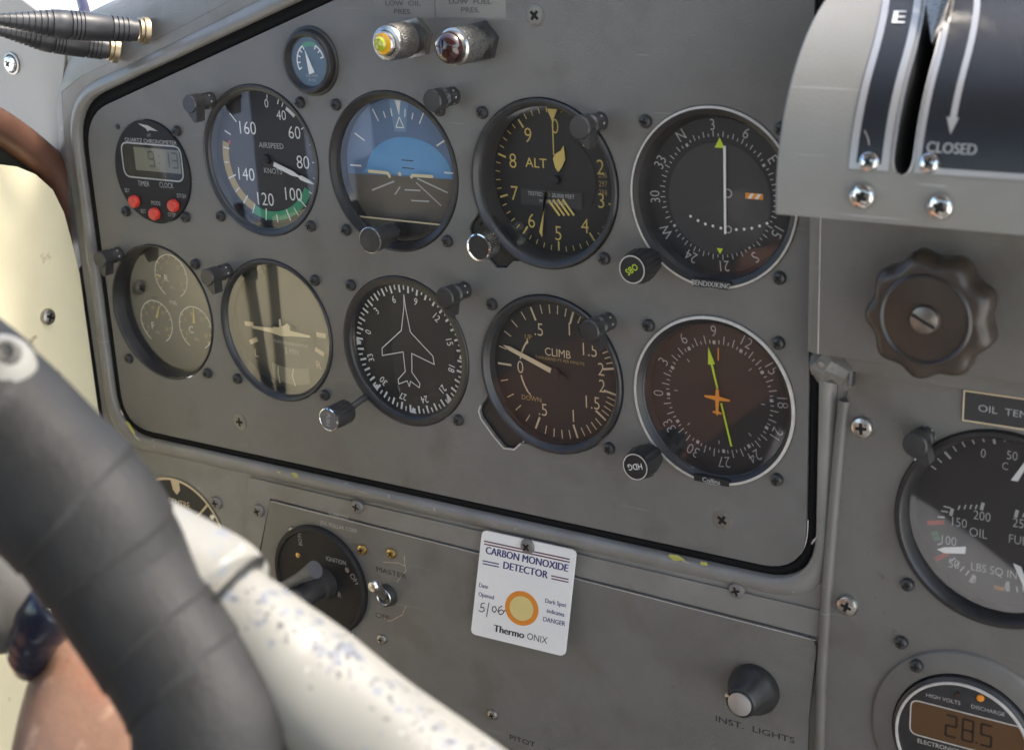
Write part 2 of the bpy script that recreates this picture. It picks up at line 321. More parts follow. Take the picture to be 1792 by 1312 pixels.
part('rubber_seal', seal, M['rubber'], surround, sharp=60)
back = MB().box(-216, 218, 60, 62, -168, 98); part('back_box', back, M['recess'], surround)
top = MB()                      # the coaming rolls back from the panel plane and runs forward to the windscreen
inner = [(-234, -70), (-234, 5), (-231, 30), (-214, 39), (-190, 47), (-150, 61), (-100, 79), (-60, 94), (0, 114.5), (420, 115)]
opx = [(136, 500), (119, 350), (108, 220), (111, 120), (126, 52), (158, 20), (250, -25)]
outer = [at(u, v, -13) for u, v in opx]+[(-60, 116), (0, 132), (420, 133)]
V = []; k = len(inner)
for f_, y_ in ((0, 0), (.25, .8), (.5, 2.6), (.75, 6.4), (.9, 10), (1.0, 13.5)): V += [(a_[0]*(1-f_)+b_[0]*f_, y_, a_[1]*(1-f_)+b_[1]*f_) for a_, b_ in zip(inner, outer)]
V += [(x+(2 if x < -150 else 0), 20, z-1) for x, z in outer]+[(x, 420, z+4) for x, z in outer]
top.add(V, [(j*k+i, j*k+i+1, (j+1)*k+i+1, (j+1)*k+i) for j in range(7) for i in range(k-1)])
part('coaming_top', top, M['surround'], surround, sharp=50)
part('left_return', MB().box(-262, -226, 3.2, 12, -470, -32), M['darktrim'], surround)

wall = MB()                     # cream side wall at x = -235, running back past the pilot
arch = [atx(u, v, -235) for u, v in [(175, 735), (150, 580), (136, 480), (125, 420), (112, 372), (92, 332), (62, 305), (30, 292), (0, 288)]]
pts = [(-1, -470)]+[(-1.5, z) if i < 3 else (y, z) for i, (y, z) in enumerate(arch)]+[(-62, -8), (-76, -30), (-92, -66), (-104, -76), (-118, -78), (-238, -78), (-238, -470)]
nn = len(pts); wall.add([(-235, y, z) for y, z in pts]+[(-243, y, z) for y, z in pts], [tuple(range(nn))[::-1], tuple(range(nn, 2*nn))]+[(i, (i+1) % nn, (i+1) % nn+nn, i+nn) for i in range(nn)])
sw = tag(part('side_wall', wall, M['creamwall']), kind='structure')
y_, z_ = atx(82, 554, -235); s_ = part('screw', SM['small'], None, sw, (-235, y_, z_)); s_.scale = (1.6, 1.6, 1.6); s_.rotation_euler = (0, 0, R(90))
dk = MB().box(-262, -243.5, -240, 0, -470, -84)
dk.box(-258, -238, -205, -176, -84, 330).box(-262, -236, -282, -239, -267, -90).box(-258, -238, -430, -300, -60, 330).add([(-250, 2, -60)]+[(-250, *atx(u, v, -250)) for u, v in ((124, 370), (95, 302), (55, 264), (0, 224))]+[(-250, -84, 10), (-250, -84, -60)], [(0, 1, 2, 3, 4, 5, 6)]); tag(part('side_frame', dk, M['darktrim']), kind='structure')
dr = MB().box(-262, -238, -1300, -239, -470, -268); tag(part('door_lining', dr, M['cabin']), kind='structure')
du = MB().box(-262, -237, -1300, -281, -267.5, -60); tag(part('door_upper_trim', du, M['floor']), kind='structure')
wp = MB().add([(-246, -90, -80), (-246, -310, -80), (-246, -310, 320), (-246, -90, 320)], [(0, 1, 2, 3)])
pm = bpy.data.materials.new('reflection_tint'); pm.use_nodes = True; pt = pm.node_tree; pt.nodes.remove(pt.nodes['Principled BSDF'])
tb = pt.nodes.new('ShaderNodeBsdfTransparent'); tb.inputs[0].default_value = (.42, .52, .72, 1); pt.links.new(tb.outputs[0], pt.nodes['Material Output'].inputs[0])  # blue tint added to cool and dim what the airspeed glass mirrors
tag(part('unseen_tint_pane', wp, pm), kind='structure')
rf = MB().box(-262, 700, -1300, -230, 400, 415); tag(part('cabin_roof', rf, M['floor']), kind='structure')
fl = MB().box(-262, 700, -1500, 60, -470, -460); tag(part('cabin_floor', fl, M['floor']), kind='structure')
bk = MB().box(-262, 700, -1330, -1300, -460, 330); tag(part('cabin_rear_wall', bk, M['floor']), kind='structure')
gr = MB().add([(-60000, -60000, -1600), (60000, -60000, -1600), (60000, 60000, -1600), (-60000, 60000, -1600)], [(0, 1, 2, 3)]); tag(part('concrete_apron', gr, M['concrete']), kind='structure')

t = thing('mirror_bars', 'pair of dark straps added out of view beside the side wall, to be mirrored in the turn coordinator glass', 'bars')  # unseen tubes, added only so the turn coordinator glass mirrors dark bars
part('mirror_bar', MB().tube([(-231, -128, -60), (-231, -136, -170), (-231, -146, -230)], 3.2, 0, 12), M['darktrim'], t)
part('mirror_bar', MB().tube([(-231, -154, -60), (-231, -153, -170), (-231, -148, -230)], 3.2, 0, 12), M['darktrim'], t)
# brown trim and grey corner plate at the left
br_pts = [Vector((-246, *atx(u, v, -246))) for u, v in [(-60, 190), (0, 222), (55, 262), (95, 300), (118, 345), (135, 420), (150, 520)]]
t = thing('padded_trim_strip', 'curved brown leather strip between the grey corner plate and the cream side wall', 'trim')
part('padding', MB().tube([p for p in spline(br_pts, 6)], 9.5, 0, 16), M['brown'], t)
part('edge_bead', MB().tube([Vector(p)+Vector((2, -2, 8.6)) for p in spline(br_pts[:5], 6)], .7, 0, 8), M['darktrim'], t)
t = thing('corner_plate', 'pale grey metal corner plate with a chrome screw at the far left', 'metal plate')
cp = [at(u, v, -4) for u, v in [(-40, -20), (38, 0), (72, 26), (110, 28), (118, 60), (107, 170), (109, 300), (60, 262), (0, 215), (-60, 190)]]
cpo = plate('plate', cp, [], 2, mat('pale_grey_paint', (.265, .255, .235), .4, var=.05, vscale=20, bump=.15), t, 4, .3)
x_, z_ = at(17, 112, -2); part('washer', MB().lathe([(6.3, 0), (6.3, 1), (5.4, 1.3), (5.2, .6)], 0, 32, (x_, 4, z_)), M['dullsteel'], t); screw('chrome', x_, z_, -3.4, t)
t = tag(part('dangling_cable', MB().tube([at3(120, -40, -60), at3(143, 0, -40), at3(148, 20, -20), at3(140, 45, -10)], 3.2, 0, 12), M['cable']), 'dark purple-black cable hanging in front of the bright window at the top left', 'cable')

# ------------------------------------------------------------------ flight panel plate
INS = dict(chr=(-165.5, -10.8), asi=(-86, 0), att=(0, 0), alt=(87, 0), vor=(172.2, 0), fuel=(-172, -91.5), tc=(-86.5, -91.5), dg=(0.2, -91.5), vsi=(87, -91.5), hdg=(172, -91.5), vac=(-45, 52))
def ear(cx, cz):
    p = [(cx+39.5*math.sin(R(a)), cz+39.5*math.cos(R(a))) for a in range(-112, 204, 4)]
    return p+[(cx-18.5, cz-37.6), (cx-22.5, cz-41.4), (cx-28.7, cz-41.8), (cx-34, cz-37), (cx-41.6, cz-28.3), (cx-42.6, cz-24.5), (cx-41.4, cz-21.5), (cx-38.2, cz-18)]
ip = thing('instrument_panel', 'large flat grey metal panel with cut-outs that carries the ten round flight instruments', 'panel')
holes = [circ(*INS[k], 39.5) for k in ('asi', 'att', 'vor', 'fuel', 'tc', 'dg', 'hdg')]+[ear(*INS['alt']), ear(*INS['vsi']), circ(*INS['chr'], 28.6), circ(*INS['vac'], 14)]
plate('panel_sheet', PANEL, holes, 2.2, M['panel'], ip, 0, .35)
for x, z in [(86, 75.4), (-120, -148.7), (176.6, -147.8)]: screw('big', x, z, 0, ip)
part('rivet', MB().lathe([(1.6, 0), (1.5, .6), (.8, 1), (.001, 1)], 0, 16, (-188.9, 0, 12.7)), M['satin'], ip)
for x, z, t_ in []: pass

def inst(key, name, label, corners, cat='instrument', s=31.4, loc=None, group=None):
    x, z = loc or INS[key]; t = thing(name, label, cat, (x, 0, z), group)
    for c in corners: screw('black', s*(1 if 'R' in c else -1), s*(1 if 'U' in c else -1), 0, t)
    return t
def bezel(t, prof, m='bezel', n=96): return part('bezel', MB().lathe(prof, 0, n), M[m], t)
def glass(t, r, h, m='glass', cz=0): return part('glass', MB().disc(0, cz, r, h, 0, 72), M[m], t)
def face(t, r, d, m='dial'): return part('dial', MB().disc(0, 0, r, -d), M[m], t)

# ---- airspeed
t = inst('asi', 'airspeed_indicator', 'airspeed dial in knots with green and yellow arcs and a white needle near 90', ('UR', 'LL', 'LR'))
bezel(t, [(39.3, -8), (39.3, .4), (38.7, .9), (38.2, .3), (37.6, .2), (36.6, -.3), (36.2, -1.2), (35.6, -1.6), (35.4, -6)])
face(t, 36, 5.6)
h = -5.4; g = MB()
g.arc(27.5, 32.2, 118, 205, h, 1).arc(26.6, 31, 205, 285, h, 2).arc(30.8, 32.6, 31, 43, h, 0).arc(25.7, 27.2, 285, 289, h+.02, 3)
for a, r0, r1, w_ in [(7.5, 31.5, 34, .5), (20.8, 31, 34, .7), (26.3, 31, 33.5, .6), (56.5, 30.5, 34, .6), (73, 31.5, 34, .4), (89.5, 31, 34, .6), (104, 31.5, 34, .4), (119, 31, 34, .6), (134, 27.5, 33.5, .7), (147, 28.8, 33.5, .5), (158, 27.5, 33.8, .7), (173.6, 28.8, 33.2, .5),
                     (188, 26.5, 32.8, .8), (205, 27, 32.4, .6), (218.5, 25.8, 31.5, .8), (232.5, 27, 31, .5), (247.5, 25, 31, .8), (263.5, 27.5, 30.5, .5), (279, 26, 30.5, .6), (296, 26.5, 31, .6), (314.8, 26.3, 32.4, .7)]:
    g.tick(a, r0, r1, w_, h+.06)
for s_, x, z, c in [('0', 3.4, 29.2, 4.4), ('40', 12.8, 23.6, 5), ('60', 20.6, 15.2, 6.5), ('80', 24.6, .2, 6.8), ('100', 15.5, -17, 6.8), ('120', -4.3, -21, 6.8), ('140', -16.2, -8.6, 6.8), ('160', -12, 16, 6.8)]:
    g.text(s_, x, z, c*1.04, h+.05, 0, 0, .92, -.006)
g.text('AIRSPEED', 4, 7.5, 2.9, h+.05, 4, 0, 1.0, .005).text('KNOTS', 3.5, -5.8, 2.9, h+.05, 4, 0, .95, .005)
part('dial_markings', g, [M['white'], M['green'], M['gold'], M['red'], M['dimwhite']], t)
g = MB(); a = R(108.3); dx, dz = math.sin(a), math.cos(a)
P = lambda r, o: (dx*r-dz*o, dz*r+dx*o)
g.prism([P(6, 1.15), P(6, -1.15), P(19, -1.2), P(23.2, -.35), P(23.2, .35), P(19, 1.2)], -4.4, -3.9).prism([P(23.2, .4), P(23.2, -.4), P(24.8, -1.2), P(30, -.9), P(34, 0), P(30, .9), P(24.8, 1.2)], -4.4, -3.9)
part('needle', g, M['white'], t)
part('needle_hub', MB().lathe([(2.6, -5.4), (2.6, -4), (2, -3.6), (.001, -3.6)], 0, 20), M['dial'], t)
glass(t, 36.3, -1.5)

# ---- attitude
t = inst('att', 'attitude_indicator', 'artificial horizon with a blue sky half, brown ground half and a stubby black knob below', ('UL', 'UR', 'LL', 'LR'))
bezel(t, [(39.3, -10), (39.3, .2), (38.6, .6), (37.8, .2), (36.5, -1.6), (35.4, -2.0), (35.0, -3.2), (34.8, -9)], 'black')
g = MB(); g.disc(0, 0, 37, -8.4, 0); part('horizon_ball', g, M['skyring'], t)
h = -8.2; g = MB()
dome = [(4-25*math.cos(R(a))*1.05, -3+19*math.sin(R(a))) for a in range(0, 181, 6)]
g.poly([(-25, -3)]+dome[1:-1]+[(30, -3)], h, 0)
gp = [(x, z) for x, z in [(36*math.sin(R(a)), 36*math.cos(R(a))) for a in range(95, 266, 4)]]
g.poly(gp, h+.05, 1)
for x0, z0, x1, z1, w_ in [(-5.3, -6.4, -19.8, -11.9, .8), (-1.9, -8.9, -5.5, -13.1, .7), (8.1, -6, 22.6, -16.5, .6), (8.9, -4, 27, -9.8, .8), (.8, -10.2, 10.5, -9.9, .7), (4.4, -15.3, 15.4, -14.9, .7)]: g.line(x0, z0, x1, z1, w_, h+.1, 2)
for z_, l in [(4.5, 3.6), (.7, 3.6)]: g.line(3.8-l, z_, 3.8+l, z_, .5, h+.1, 3)
for a in (-60, -90, 60, 90): g.tick(a, 25.5, 32.5, .8, h+.1, 4)
for a, r1 in [(-28.6, 32.7), (28.6, 32.7), (-18, 29.3), (18, 29.3), (-8.5, 29.9), (8.5, 29.9)]: g.tick(a, 26, r1, .7, h+.1, 4)
g.poly([(-1.6, 33.5), (1.9, 33.5), (.5, 26)], h+.1, 4)
for p, q in (((-1.9, 20.4), (.5, 25.6)), ((.5, 25.6), (2.9, 20.4)), ((2.9, 20.4), (-1.9, 20.4))): g.line(*p, *q, .6, h+.12, 4)
g.poly([(-5.5, 34), (6.5, 34), (4, 18.3), (-3, 18.3)], h+.03, 5)
part('horizon_card', g, [M['sky'], M['ground'], M['dimwhite'], M['ink'], M['white'], mat('pale_blue_index', (.17, .27, .40), .5)], t)
g = MB(); g.path([(-19.3, -1.8), (-7.2, -1.9), (-6, -3.6)], 1.5, -5.6).path([(7, -3.5), (8.2, -2.1), (20, -1.9)], 1.5, -5.6).disc(.3, -2, 1, -5.6)
part('reference_wings', g, M['cream'], t)
g = MB(); mp = [(36*math.sin(R(a)), 36*math.cos(R(a))) for a in range(134, 227, 4)]; mp = [(x, min(z, -25)) for x, z in mp]
g.prism(mp, -6, -3.4); part('lower_mask', g, M['black'], t)
part('mask_edge', MB().line(-25.5, -24.7, 26, -24.7, .8, -3.3).line(-25.5, -24.7, -32.5, -17.5, .8, -3.3), M['tan'], t)
glass(t, 35, -3.1)
k = part('knob', MB().lathe([(3, -3), (3, 2), (5.4, 2.2), (5.4, 12), (6.3, 12.6), (6.4, 17), (6.0, 18), (.001, 18.1)], 0, 40, (-2.5, 0, -30.3)), M['satin'], t)
part('knob_rim', MB().lathe([(6.1, 17.7), (6.5, 17.5), (6.5, 16.9)], 0, 40, (-2.5, 0, -30.3)), M['steel'], k)

# ---- altimeter
t = inst('alt', 'altimeter', 'black altimeter with yellow numerals, marked ALT, with a knurled silver knob at its lower left', ('UL', 'LR'))
flange = ear(0, 0); g = MB(); g.prism([(x*.99, z*.99) for x, z in flange[-8:]]+[(-34, -14), (-14, -34)], -4, -1.6); part('mounting_ear', g, M['black'], t)
part('slot', MB().line(-37.5, -22.5, -34.3, -19.6, 1.2, -1.5), M['recess'], t)
bezel(t, [(39.2, -12), (39.2, 1.2), (38.6, 1.9), (37.6, 1.8), (36.4, .6), (35.6, -.4), (35.2, -2), (34.9, -12)])
face(t, 35.2, 11.7); h = -11.4; g = MB()
for i in range(10):
    a = 36*i
    if i not in (0,): g.tick(a, 28.9, 33.4, .9, h)
    for k in range(1, 5):
        b = a+7.2*k
        if not 76 < b < 104 and i != 1: g.tick(b, 31.3, 33.8, .45, h)
    if i and i != 1: g.text(str(i), 24.9*math.sin(R(a)), 24.9*math.cos(R(a)), 7.2, h, 0, 0, .92, -.008)
g.text('0', .3, 25, 7.2, h, 0, 0, .85, -.012).text('ALT', -10.8, 7.4, 4.6, h, 0, 0, 1.05, 0)
g.path([(21.3*math.sin(R(a)), 21.3*math.cos(R(a))) for a in range(20, 125, 6)], .35, h, 2)
for z_, s_ in ((4.1, '296'), (0, '297'), (-4, '298')): g.text(s_, 24.8, z_, 2.7, h, 1, 0, .8)
for k in range(14): g.line(29.4, 4.5-k*.72, 31.2+(.8 if k % 5 == 0 else 0), 4.5-k*.72, .25, h, 1)
g.disc(15.4, 17.1, .7, h, 0, 12)
part('dial_markings', g, [M['yellow'], M['dimyellow'], M['recess']], t)
g = MB(); g.poly([(-20, -5.2), (13.6, -5.2), (13.6, -12.8), (-20, -12.8)], h+.1, 0)
g.text('TESTED TO 20,000 FEET', -3.2, -7.2, 1.9, h+.15, 1, 0, .93, 0).text('MARCH 2000', -2.6, -10.5, 1.9, h+.15, 1, 0, .93, 0); part('test_label', g, [M['dial2'], M['dimwhite']], t)
g = MB()
for k in range(4): x0 = -4.6+k*2.6; g.line(x0, -9.6+.3*k, x0+5.9, -16.6+.25*k, 1.1, h+.3)
part('stripe_flag', g, M['yellow'], t)
g = MB(); g.prism([(-3.9, -5.5), (-5.7, -5.7), (-7.9, -25), (-8.1, -27.3), (-9.6, -25), (-7.4, -14)], -10.2, -9.8); part('hundreds_needle', g, M['yellow'], t)
g = MB(); g.prism([(1.6, 4), (.1, 6), (-.9, 10), (.1, 12), (3.4, 14), (4.9, 16.3), (5.6, 10), (3.4, 6)], -10.9, -10.5); part('thousands_needle', g, M['yellow'], t)
g = MB(); g.prism([(-2.5, 33), (3, 33), (.5, 27.8), (.4, 12), (.05, 12), (0, 27.8)], -9.6, -9.3); part('ten_thousands_pointer', g, M['yellow'], t)
part('needle_hub', MB().lathe([(2.4, -11.4), (2.2, -9.2), (.001, -9)], 0, 20), M['dial'], t)
glass(t, 35.6, -2.2)
def knurl(q, n=36, a=.03): return 1+a*math.cos(n*q)
k = part('knob', MB().tube([(-28.2, y, -28.9) for y in (1, -5, -5.1, -13.2)], [3, 3, 6.2, 6.4], 0, 72, rf=lambda s, q: 1+(.035*(1 if int(q/(2*math.pi)*72+.5) % 2 else -1))), M['steel'], t)
part('knob_face', MB().lathe([(6.5, 13), (6.5, 13.9), (5.9, 14.1), (5.6, 13.6)], 0, 40, (-28.2, 0, -28.9)), M['chrome'], k)
part('knob_inset', MB().disc(-28.2, -28.9, 5.7, 13.65), M['black'], k)

# ---- generic compass text
def card(g, a0, labels, r, cap, h, m=0, sx=.8, off=-.018):
    for i, s_ in enumerate(labels): a = a0+30*i; g.text(s_, r*math.sin(R(a)), r*math.cos(R(a)), cap, h, m, a, sx, off)
def numbered_knob(t, x, z, h1, txt, m_ink, rot, n=20, r=6.9):
    k = part('knob', MB().tube([(x, y, z) for y in (0, -h1+7, -h1+1.2)], [5.2, r+.7, r-.3], 0, 80, rf=lambda s, q: 1+.05*max(0, math.cos(n*q))), M['black'], t)
    part('knob_cap', MB().lathe([(r-.2, h1-1.3), (r-.3, h1), (.001, h1)], 0, 48, (x, 0, z)), M['dial'], k)
    part('knob_lettering', MB().arc(r-1.1, r-.55, 0, 360, h1+.1, 0, (x, z), 48).text(txt, x, z, 3.0, h1+.1, 1, rot, .85, 0), [M['ring'], m_ink], k)

# ---- course deviation indicator
t = inst('vor', 'course_deviation_indicator', 'black course dial partly hidden by the throttle quadrant, with a lime-lettered OBS knob', ('UL', 'UR', 'LR'))
bezel(t, [(39.3, -8), (39.3, .6), (38.2, 1.0), (36, 0), (35.2, -2), (33.5, -5.8)], 'black')
part('pale_ring', MB().lathe([(39.45, .3), (39.4, .9), (38.5, 1.15), (38.4, .9)], 0, 96), M['ring'], t)
face(t, 36.5, 5.6); h = -5.4; g = MB(); card(g, -34.8, ['N', '3', '6', 'E', '12', '15', 'S', '21', '24', 'W', '30', '33'], 30.8, 5.0, h, 0, .85, -.008)
for k in range(72):
    a = -34.8+5*k
    if k % 6: g.tick(a, 25.6, 28.0 if k % 2 == 0 else 26.9, .38, h)
    elif k % 18 == 0: g.tick(a, 25.0, 26.4, 1.1, h)
    else: g.tick(a, 25.6, 28, .4, h)
part('compass_markings', g, M['dimwhite'], t)
g = MB(); g.disc(.5, -1.2, 24.2, -5.3, 0); part('inner_card', g, M['dial2'], t)
part('lubber_triangle', MB().poly([(.9, 25.3), (-1.4, 20.9), (3.3, 20.9)], -5.1), M['lime'], t)
part('lubber_triangle', MB().poly([(1, -25.3), (-.6, -22.8), (2.4, -22.8)], -5.1), M['lime'], t)
g = MB(); g.arc(1.5, 2.0, 0, 360, -5.15, 0, (4.7, 1.6), 24).arc(1.2, 1.7, 0, 360, -5.15, 0, (4.9, -14.1), 24)
for x, z in [(-13.1, -9.8), (-9.5, -11.4), (-6, -12.6), (-2.4, -13.2), (1.4, -13.8), (8.7, -13.8), (12.4, -13.3), (15.9, -12.6), (19.5, -11.3), (22.9, -9.9)]: g.disc(x, z, .62, -5.15, 1, 14)
part('deviation_scale', g, [M['dimwhite'], M['white']], t)
part('deviation_needle', MB().prism([(3.0, 22), (4.1, 22), (4.3, -16), (3.4, -16)], -4.6, -4.2), M['white'], t)
g = MB(); g.poly([(12.9, 0), (21.0, 0), (21.0, 2.5), (12.9, 2.5)], -5.1, 0)
for x in (14, 17.3): g.poly([(x, .15), (x+1.5, .15), (x+2.9, 2.35), (x+1.4, 2.35)], -5.05, 1)
part('warning_flag', g, [M['orange'], M['white']], t)
part('maker_plate', MB().prism([(-9, -35.4), (9, -35.4), (8.5, -39), (-8.5, -39)], -1.5, 1.7, 0).text('BENDIX/KING', 0, -37.2, 2.4, 1.8, 1, 0, .9, .01), [M['dial'], M['dimwhite']], t)
glass(t, 35.6, -2.4)
numbered_knob(t, -29.8, -29.9, 18, 'OBS', M['lime'], 145)

# ---- heading indicator, right
t = inst('hdg', 'heading_indicator', 'brownish compass dial with a lime arrow and an orange aeroplane symbol, with an HDG knob', ('UL', 'UR', 'LR'))
bezel(t, [(39.3, -8), (39.3, .6), (38.2, 1.2), (37.5, .6), (36.3, -1), (35.6, -2), (34.6, -6.4)], 'black')
part('pale_ring', MB().lathe([(39.5, .3), (39.4, 1.1), (38.2, 1.4), (38.1, .9)], 0, 96), M['ring'], t)
face(t, 37, 6.4); h = -6.2; g = MB(); card(g, -4.8-90, ['0', '3', '6', '9', '12', '15', '18', '21', '24', '27', '30', '33'], 30.9, 5.5, h, sx=.85, off=-.014)
for k in range(72):
    a = -4.8+5*k
    if k % 6: g.tick(a, 25, 28.8 if k % 2 == 0 else 26.6, .42, h)
    else:
        g.tick(a, 24.7, 26.4, 1.0, h); g.tick(a-1.6, 24.7, 26.3, .35, h)
for a in range(45, 360, 45): g.tick(a, 20.6, 22.4, .35, h)
part('compass_markings', g, M['dimwhite'], t)
part('lubber_line', MB().line(.3, 23.5, .3, 17.6, .5, -5), M['orange'], t)
part('course_arrow', MB().prism([(-4.7, 23), (-1.5, 15.6), (-2.6, 15.5), (0, 4.5), (-.7, 4.4), (-3.6, 15.3), (-4.8, 15)], -5.5, -5.2).prism([(1.1, -2.3), (1.9, -2.3), (6.9, -22), (6.1, -22)], -5.5, -5.2), M['lime'], t)
g = MB(); g.prism([(-.5, 4.4), (.6, 4.4), (.9, 1.1), (6.3, .3), (6.2, -.5), (.9, -.9), (.6, -6), (2.2, -6.6), (2.2, -7.2), (.4, -7.2), (0, -8.2), (-.4, -7.2), (-2.2, -7), (-2.2, -6.4), (-.6, -6), (-.9, -.9), (-6.2, -.1), (-6.2, .7), (-.9, 1.1)], -4.6, -4.2)
part('aeroplane_symbol', g, M['orange'], t)
part('inner_rim', MB().lathe([(36.2, -1.6), (35.9, -1.2), (35.5, -1.6)], 0, 96), M['satin'], t)
part('maker_plate', MB().prism([(-9, -35.9), (9, -35.9), (8.5, -38.8), (-8.5, -38.8)], -1, 1.8, 0).text('Collins', 0, -37.3, 2.2, 1.9, 1, 0, 1.05, .01), [M['dial'], M['dimwhite']], t)
glass(t, 36, -2.2, 'glass2')
numbered_knob(t, -30.6, -30.8, 17, 'HDG', M['white'], 166, n=14)

# ---- triple fuel gauge
t = inst('fuel', 'triple_fuel_gauge', 'deep-set gauge at the far left with three small fuel circles lettered R, F and C', ('UR', 'LL', 'LR'))
bezel(t, [(39.3, -12), (39.3, .2), (38.9, .6), (38.2, .3), (37.6, -1), (36.6, -8), (36.0, -10)], 'black')
face(t, 37, 9.8, 'tcdial'); h = -9.6; g = MB()
for cx, cz in ((0.6, 18.9), (-15.6, -9.7), (15.4, -9.8)):
    g.arc(12.3, 12.8, -152, 152, h, 0, (cx, cz), 40)
    for a in range(-130, 131, 26): g.tick(a, 10.6, 12.4, .45, h, 1, (cx, cz)); 
    for a, s_ in ((-118, '0'), (-60, '5'), (-14, '10'), (45, '15'), (115, '20')): g.text(s_, cx+8.4*math.sin(R(a)), cz+8.4*math.cos(R(a)), 2.1, h, 1, 0, .8)
    g.text('GAL', cx, cz-6.4, 1.9, h, 2, 0, .8)
for s_, x, z in (('R', -3.6, 17.5), ('F', -19.2, -12.4), ('C', 11.8, -11)): g.text(s_, x, z, 4.2, h, 0, 0, 1, .0)
g.text('FUEL', 0, 3.5, 2.2, h, 0, 0, .9)
part('dial_markings', g, [M['white'], M['yellow'], M['dimwhite']], t)
for p, q in (((-7.4, 18), (-11.6, 19.2)), ((-14.8, -7.3), (-11.4, .4)), ((14.9, -6.9), (15.9, 1.6))): part('needle', MB().line(*p, *q, 1.7, -9.2, 0, .5), M['yellow'], t)
part('selector_hole', MB().lathe([(3.9, -9.7), (3.7, -8.9), (2.9, -8.8), (2.7, -9.4), (.001, -9.4)], 0, 28, (-22.9, 0, 11)), M['recess'], t)
glass(t, 37.2, -6.2, 'glass2')

# ---- turn coordinator
t = inst('tc', 'turn_coordinator', 'olive-tinted turn coordinator with a cream aeroplane silhouette, L and R marks and slip tube', ('UR', 'LL', 'LR'))
bezel(t, [(39.3, -8), (39.3, .4), (38.6, 1.0), (37.8, .6), (37.0, -.4), (36.8, -.3), (36.3, -1), (35.8, -2), (35.6, -8)])
face(t, 36.6, 7.2, 'tcdial'); h = -7.0; g = MB()
for a, r0, r1, w_ in ((-92.5, 22.4, 29, 2.6), (92.5, 22.4, 29, 2.6), (-114, 22.6, 29, 2.6), (114, 22.6, 29, 2.6)): g.tick(a, r0, r1, w_, h, 0)
g.text('L', -22.4, -17.2, 4.6, h, 0, 0, 1, 0).text('R', 22, -18, 4.6, h, 0, 0, 1, 0).text('TURN COORDINATOR', 3.4, -8.6, 1.8, h, 1, 0, .95).text('2 MIN.', 4.2, -12.8, 3.2, h, 1, 0, .85)
part('dial_markings', g, [M['cream'], M['dimwhite']], t)
g = MB(); g.prism([(-20.9, -.9), (-20.9, -2.1), (-8, -2.9), (0, -4.1), (8, -3.1), (20.6, -2.3), (20.6, -1.2), (6.2, -.3), (6, 2.6), (4.4, 3.6), (3.2, 2.6), (.6, 1.3), (.2, 5.3), (-.7, 5.3), (-.9, .6), (-5.6, .4), (-5.6, -.4)], -4.6, -4.1)
part('aeroplane_silhouette', g, M['cream'], t)
g = MB(); P = [(-11.5+2.4*i, -27.4+.012*(-11.5+2.4*i-1)**2) for i in range(12)]
g.poly([(x, z+4.6) for x, z in P]+[(x, z-4.6) for x, z in reversed(P)], -6.9, 0); part('slip_window', g, mat('slip_fluid', (.16, .155, .12), .3), t)
for xs in ((-6.9, -7.4, -6.7), (4.1, 2.9, 4.3)): part('slip_mark', MB().path(list(zip(xs, (-22.6, -27, -32.2))), .8, -6.7), M['cream'], t)
glass(t, 36, -1.6, 'glass2')

# ---- directional gyro
t = inst('dg', 'directional_gyro', 'compass dial with a white outline of a swept-wing aeroplane and a stalked PUSH knob', ('UL', 'LR'))
bezel(t, [(39.3, -8), (39.3, .1), (38.8, .6), (36.0, .5), (35.2, .1), (34.6, -1), (34.4, -5)], 'black')
face(t, 35.2, 4.0); h = -3.8; g = MB(); card(g, 13.3-90, ['0', '3', '6', '9', '12', '15', '18', '21', '24', '27', '30', '33'], 26.8, 3.9, h, 0, .85, .004)
for k in range(72): g.tick(13.3+5*k, 29.9 if k % 2 == 0 else 31.4, 34, 1.05 if k % 2 == 0 else .8, h)
for a in range(90, 300, 45): g.poly([(34.2*math.sin(R(a+d))*(1 if d else .9), 34.2*math.cos(R(a+d))*(1 if d else .9)) for d in (-3.4, 0, 3.4)], h+.05)
part('compass_markings', g, M['white'], t)
ol = [(-.1, 29.2), (-.6, 22.6), (-3.3, 10.1), (-4, 9.5), (-16.6, -1), (-16.8, -5), (-3.1, -1.2), (-2.6, -11.6), (-7.6, -16.6), (-7.3, -19), (-1.8, -16.5), (-.6, -19.4), (.4, -16.4), (5.7, -19.1), (6.3, -16.8), (1.7, -11.4), (2.4, -1.3), (16.2, -5.2), (15.7, -1), (3, 9.5), (2.4, 10.2), (.4, 22.6)]
part('aeroplane_outline', MB().path(ol, .42, -2.6, 0, True), M['white'], t)
glass(t, 35, -1.2)
x1, z1 = at(577, 733, 24); x1 -= .2; z1 += 91.5
part('knob_stalk', MB().tube([(-28, 1, -28.5), (-27.5, -4, -28.6), (x1+.5, -13, z1-.3)], [1.9, 1.7, 1.7], 0, 14), M['satin'], t)
k = part('knob', MB().tube([(x1, y, z1) for y in (-10, -11, -17, -24, -25)], [5.6, 6.3, 6.3, 6.0, 5.6], 0, 60, rf=lambda s, q: 1+.02*math.cos(20*q)), M['satin'], t)
part('knob_rim', MB().lathe([(6.1, 24), (6.2, 25), (5.6, 25.3), (5.3, 24.9)], 0, 40, (x1, 0, z1)), M['chrome'], k)
part('knob_lettering', MB().disc(x1, z1, 5.4, 25.12, 0).text('PUSH', x1, z1, 2.4, 25.2, 1, 100, .9, 0), [mat('grey_cap', (.11, .11, .115), .4), M['dimwhite']], k)

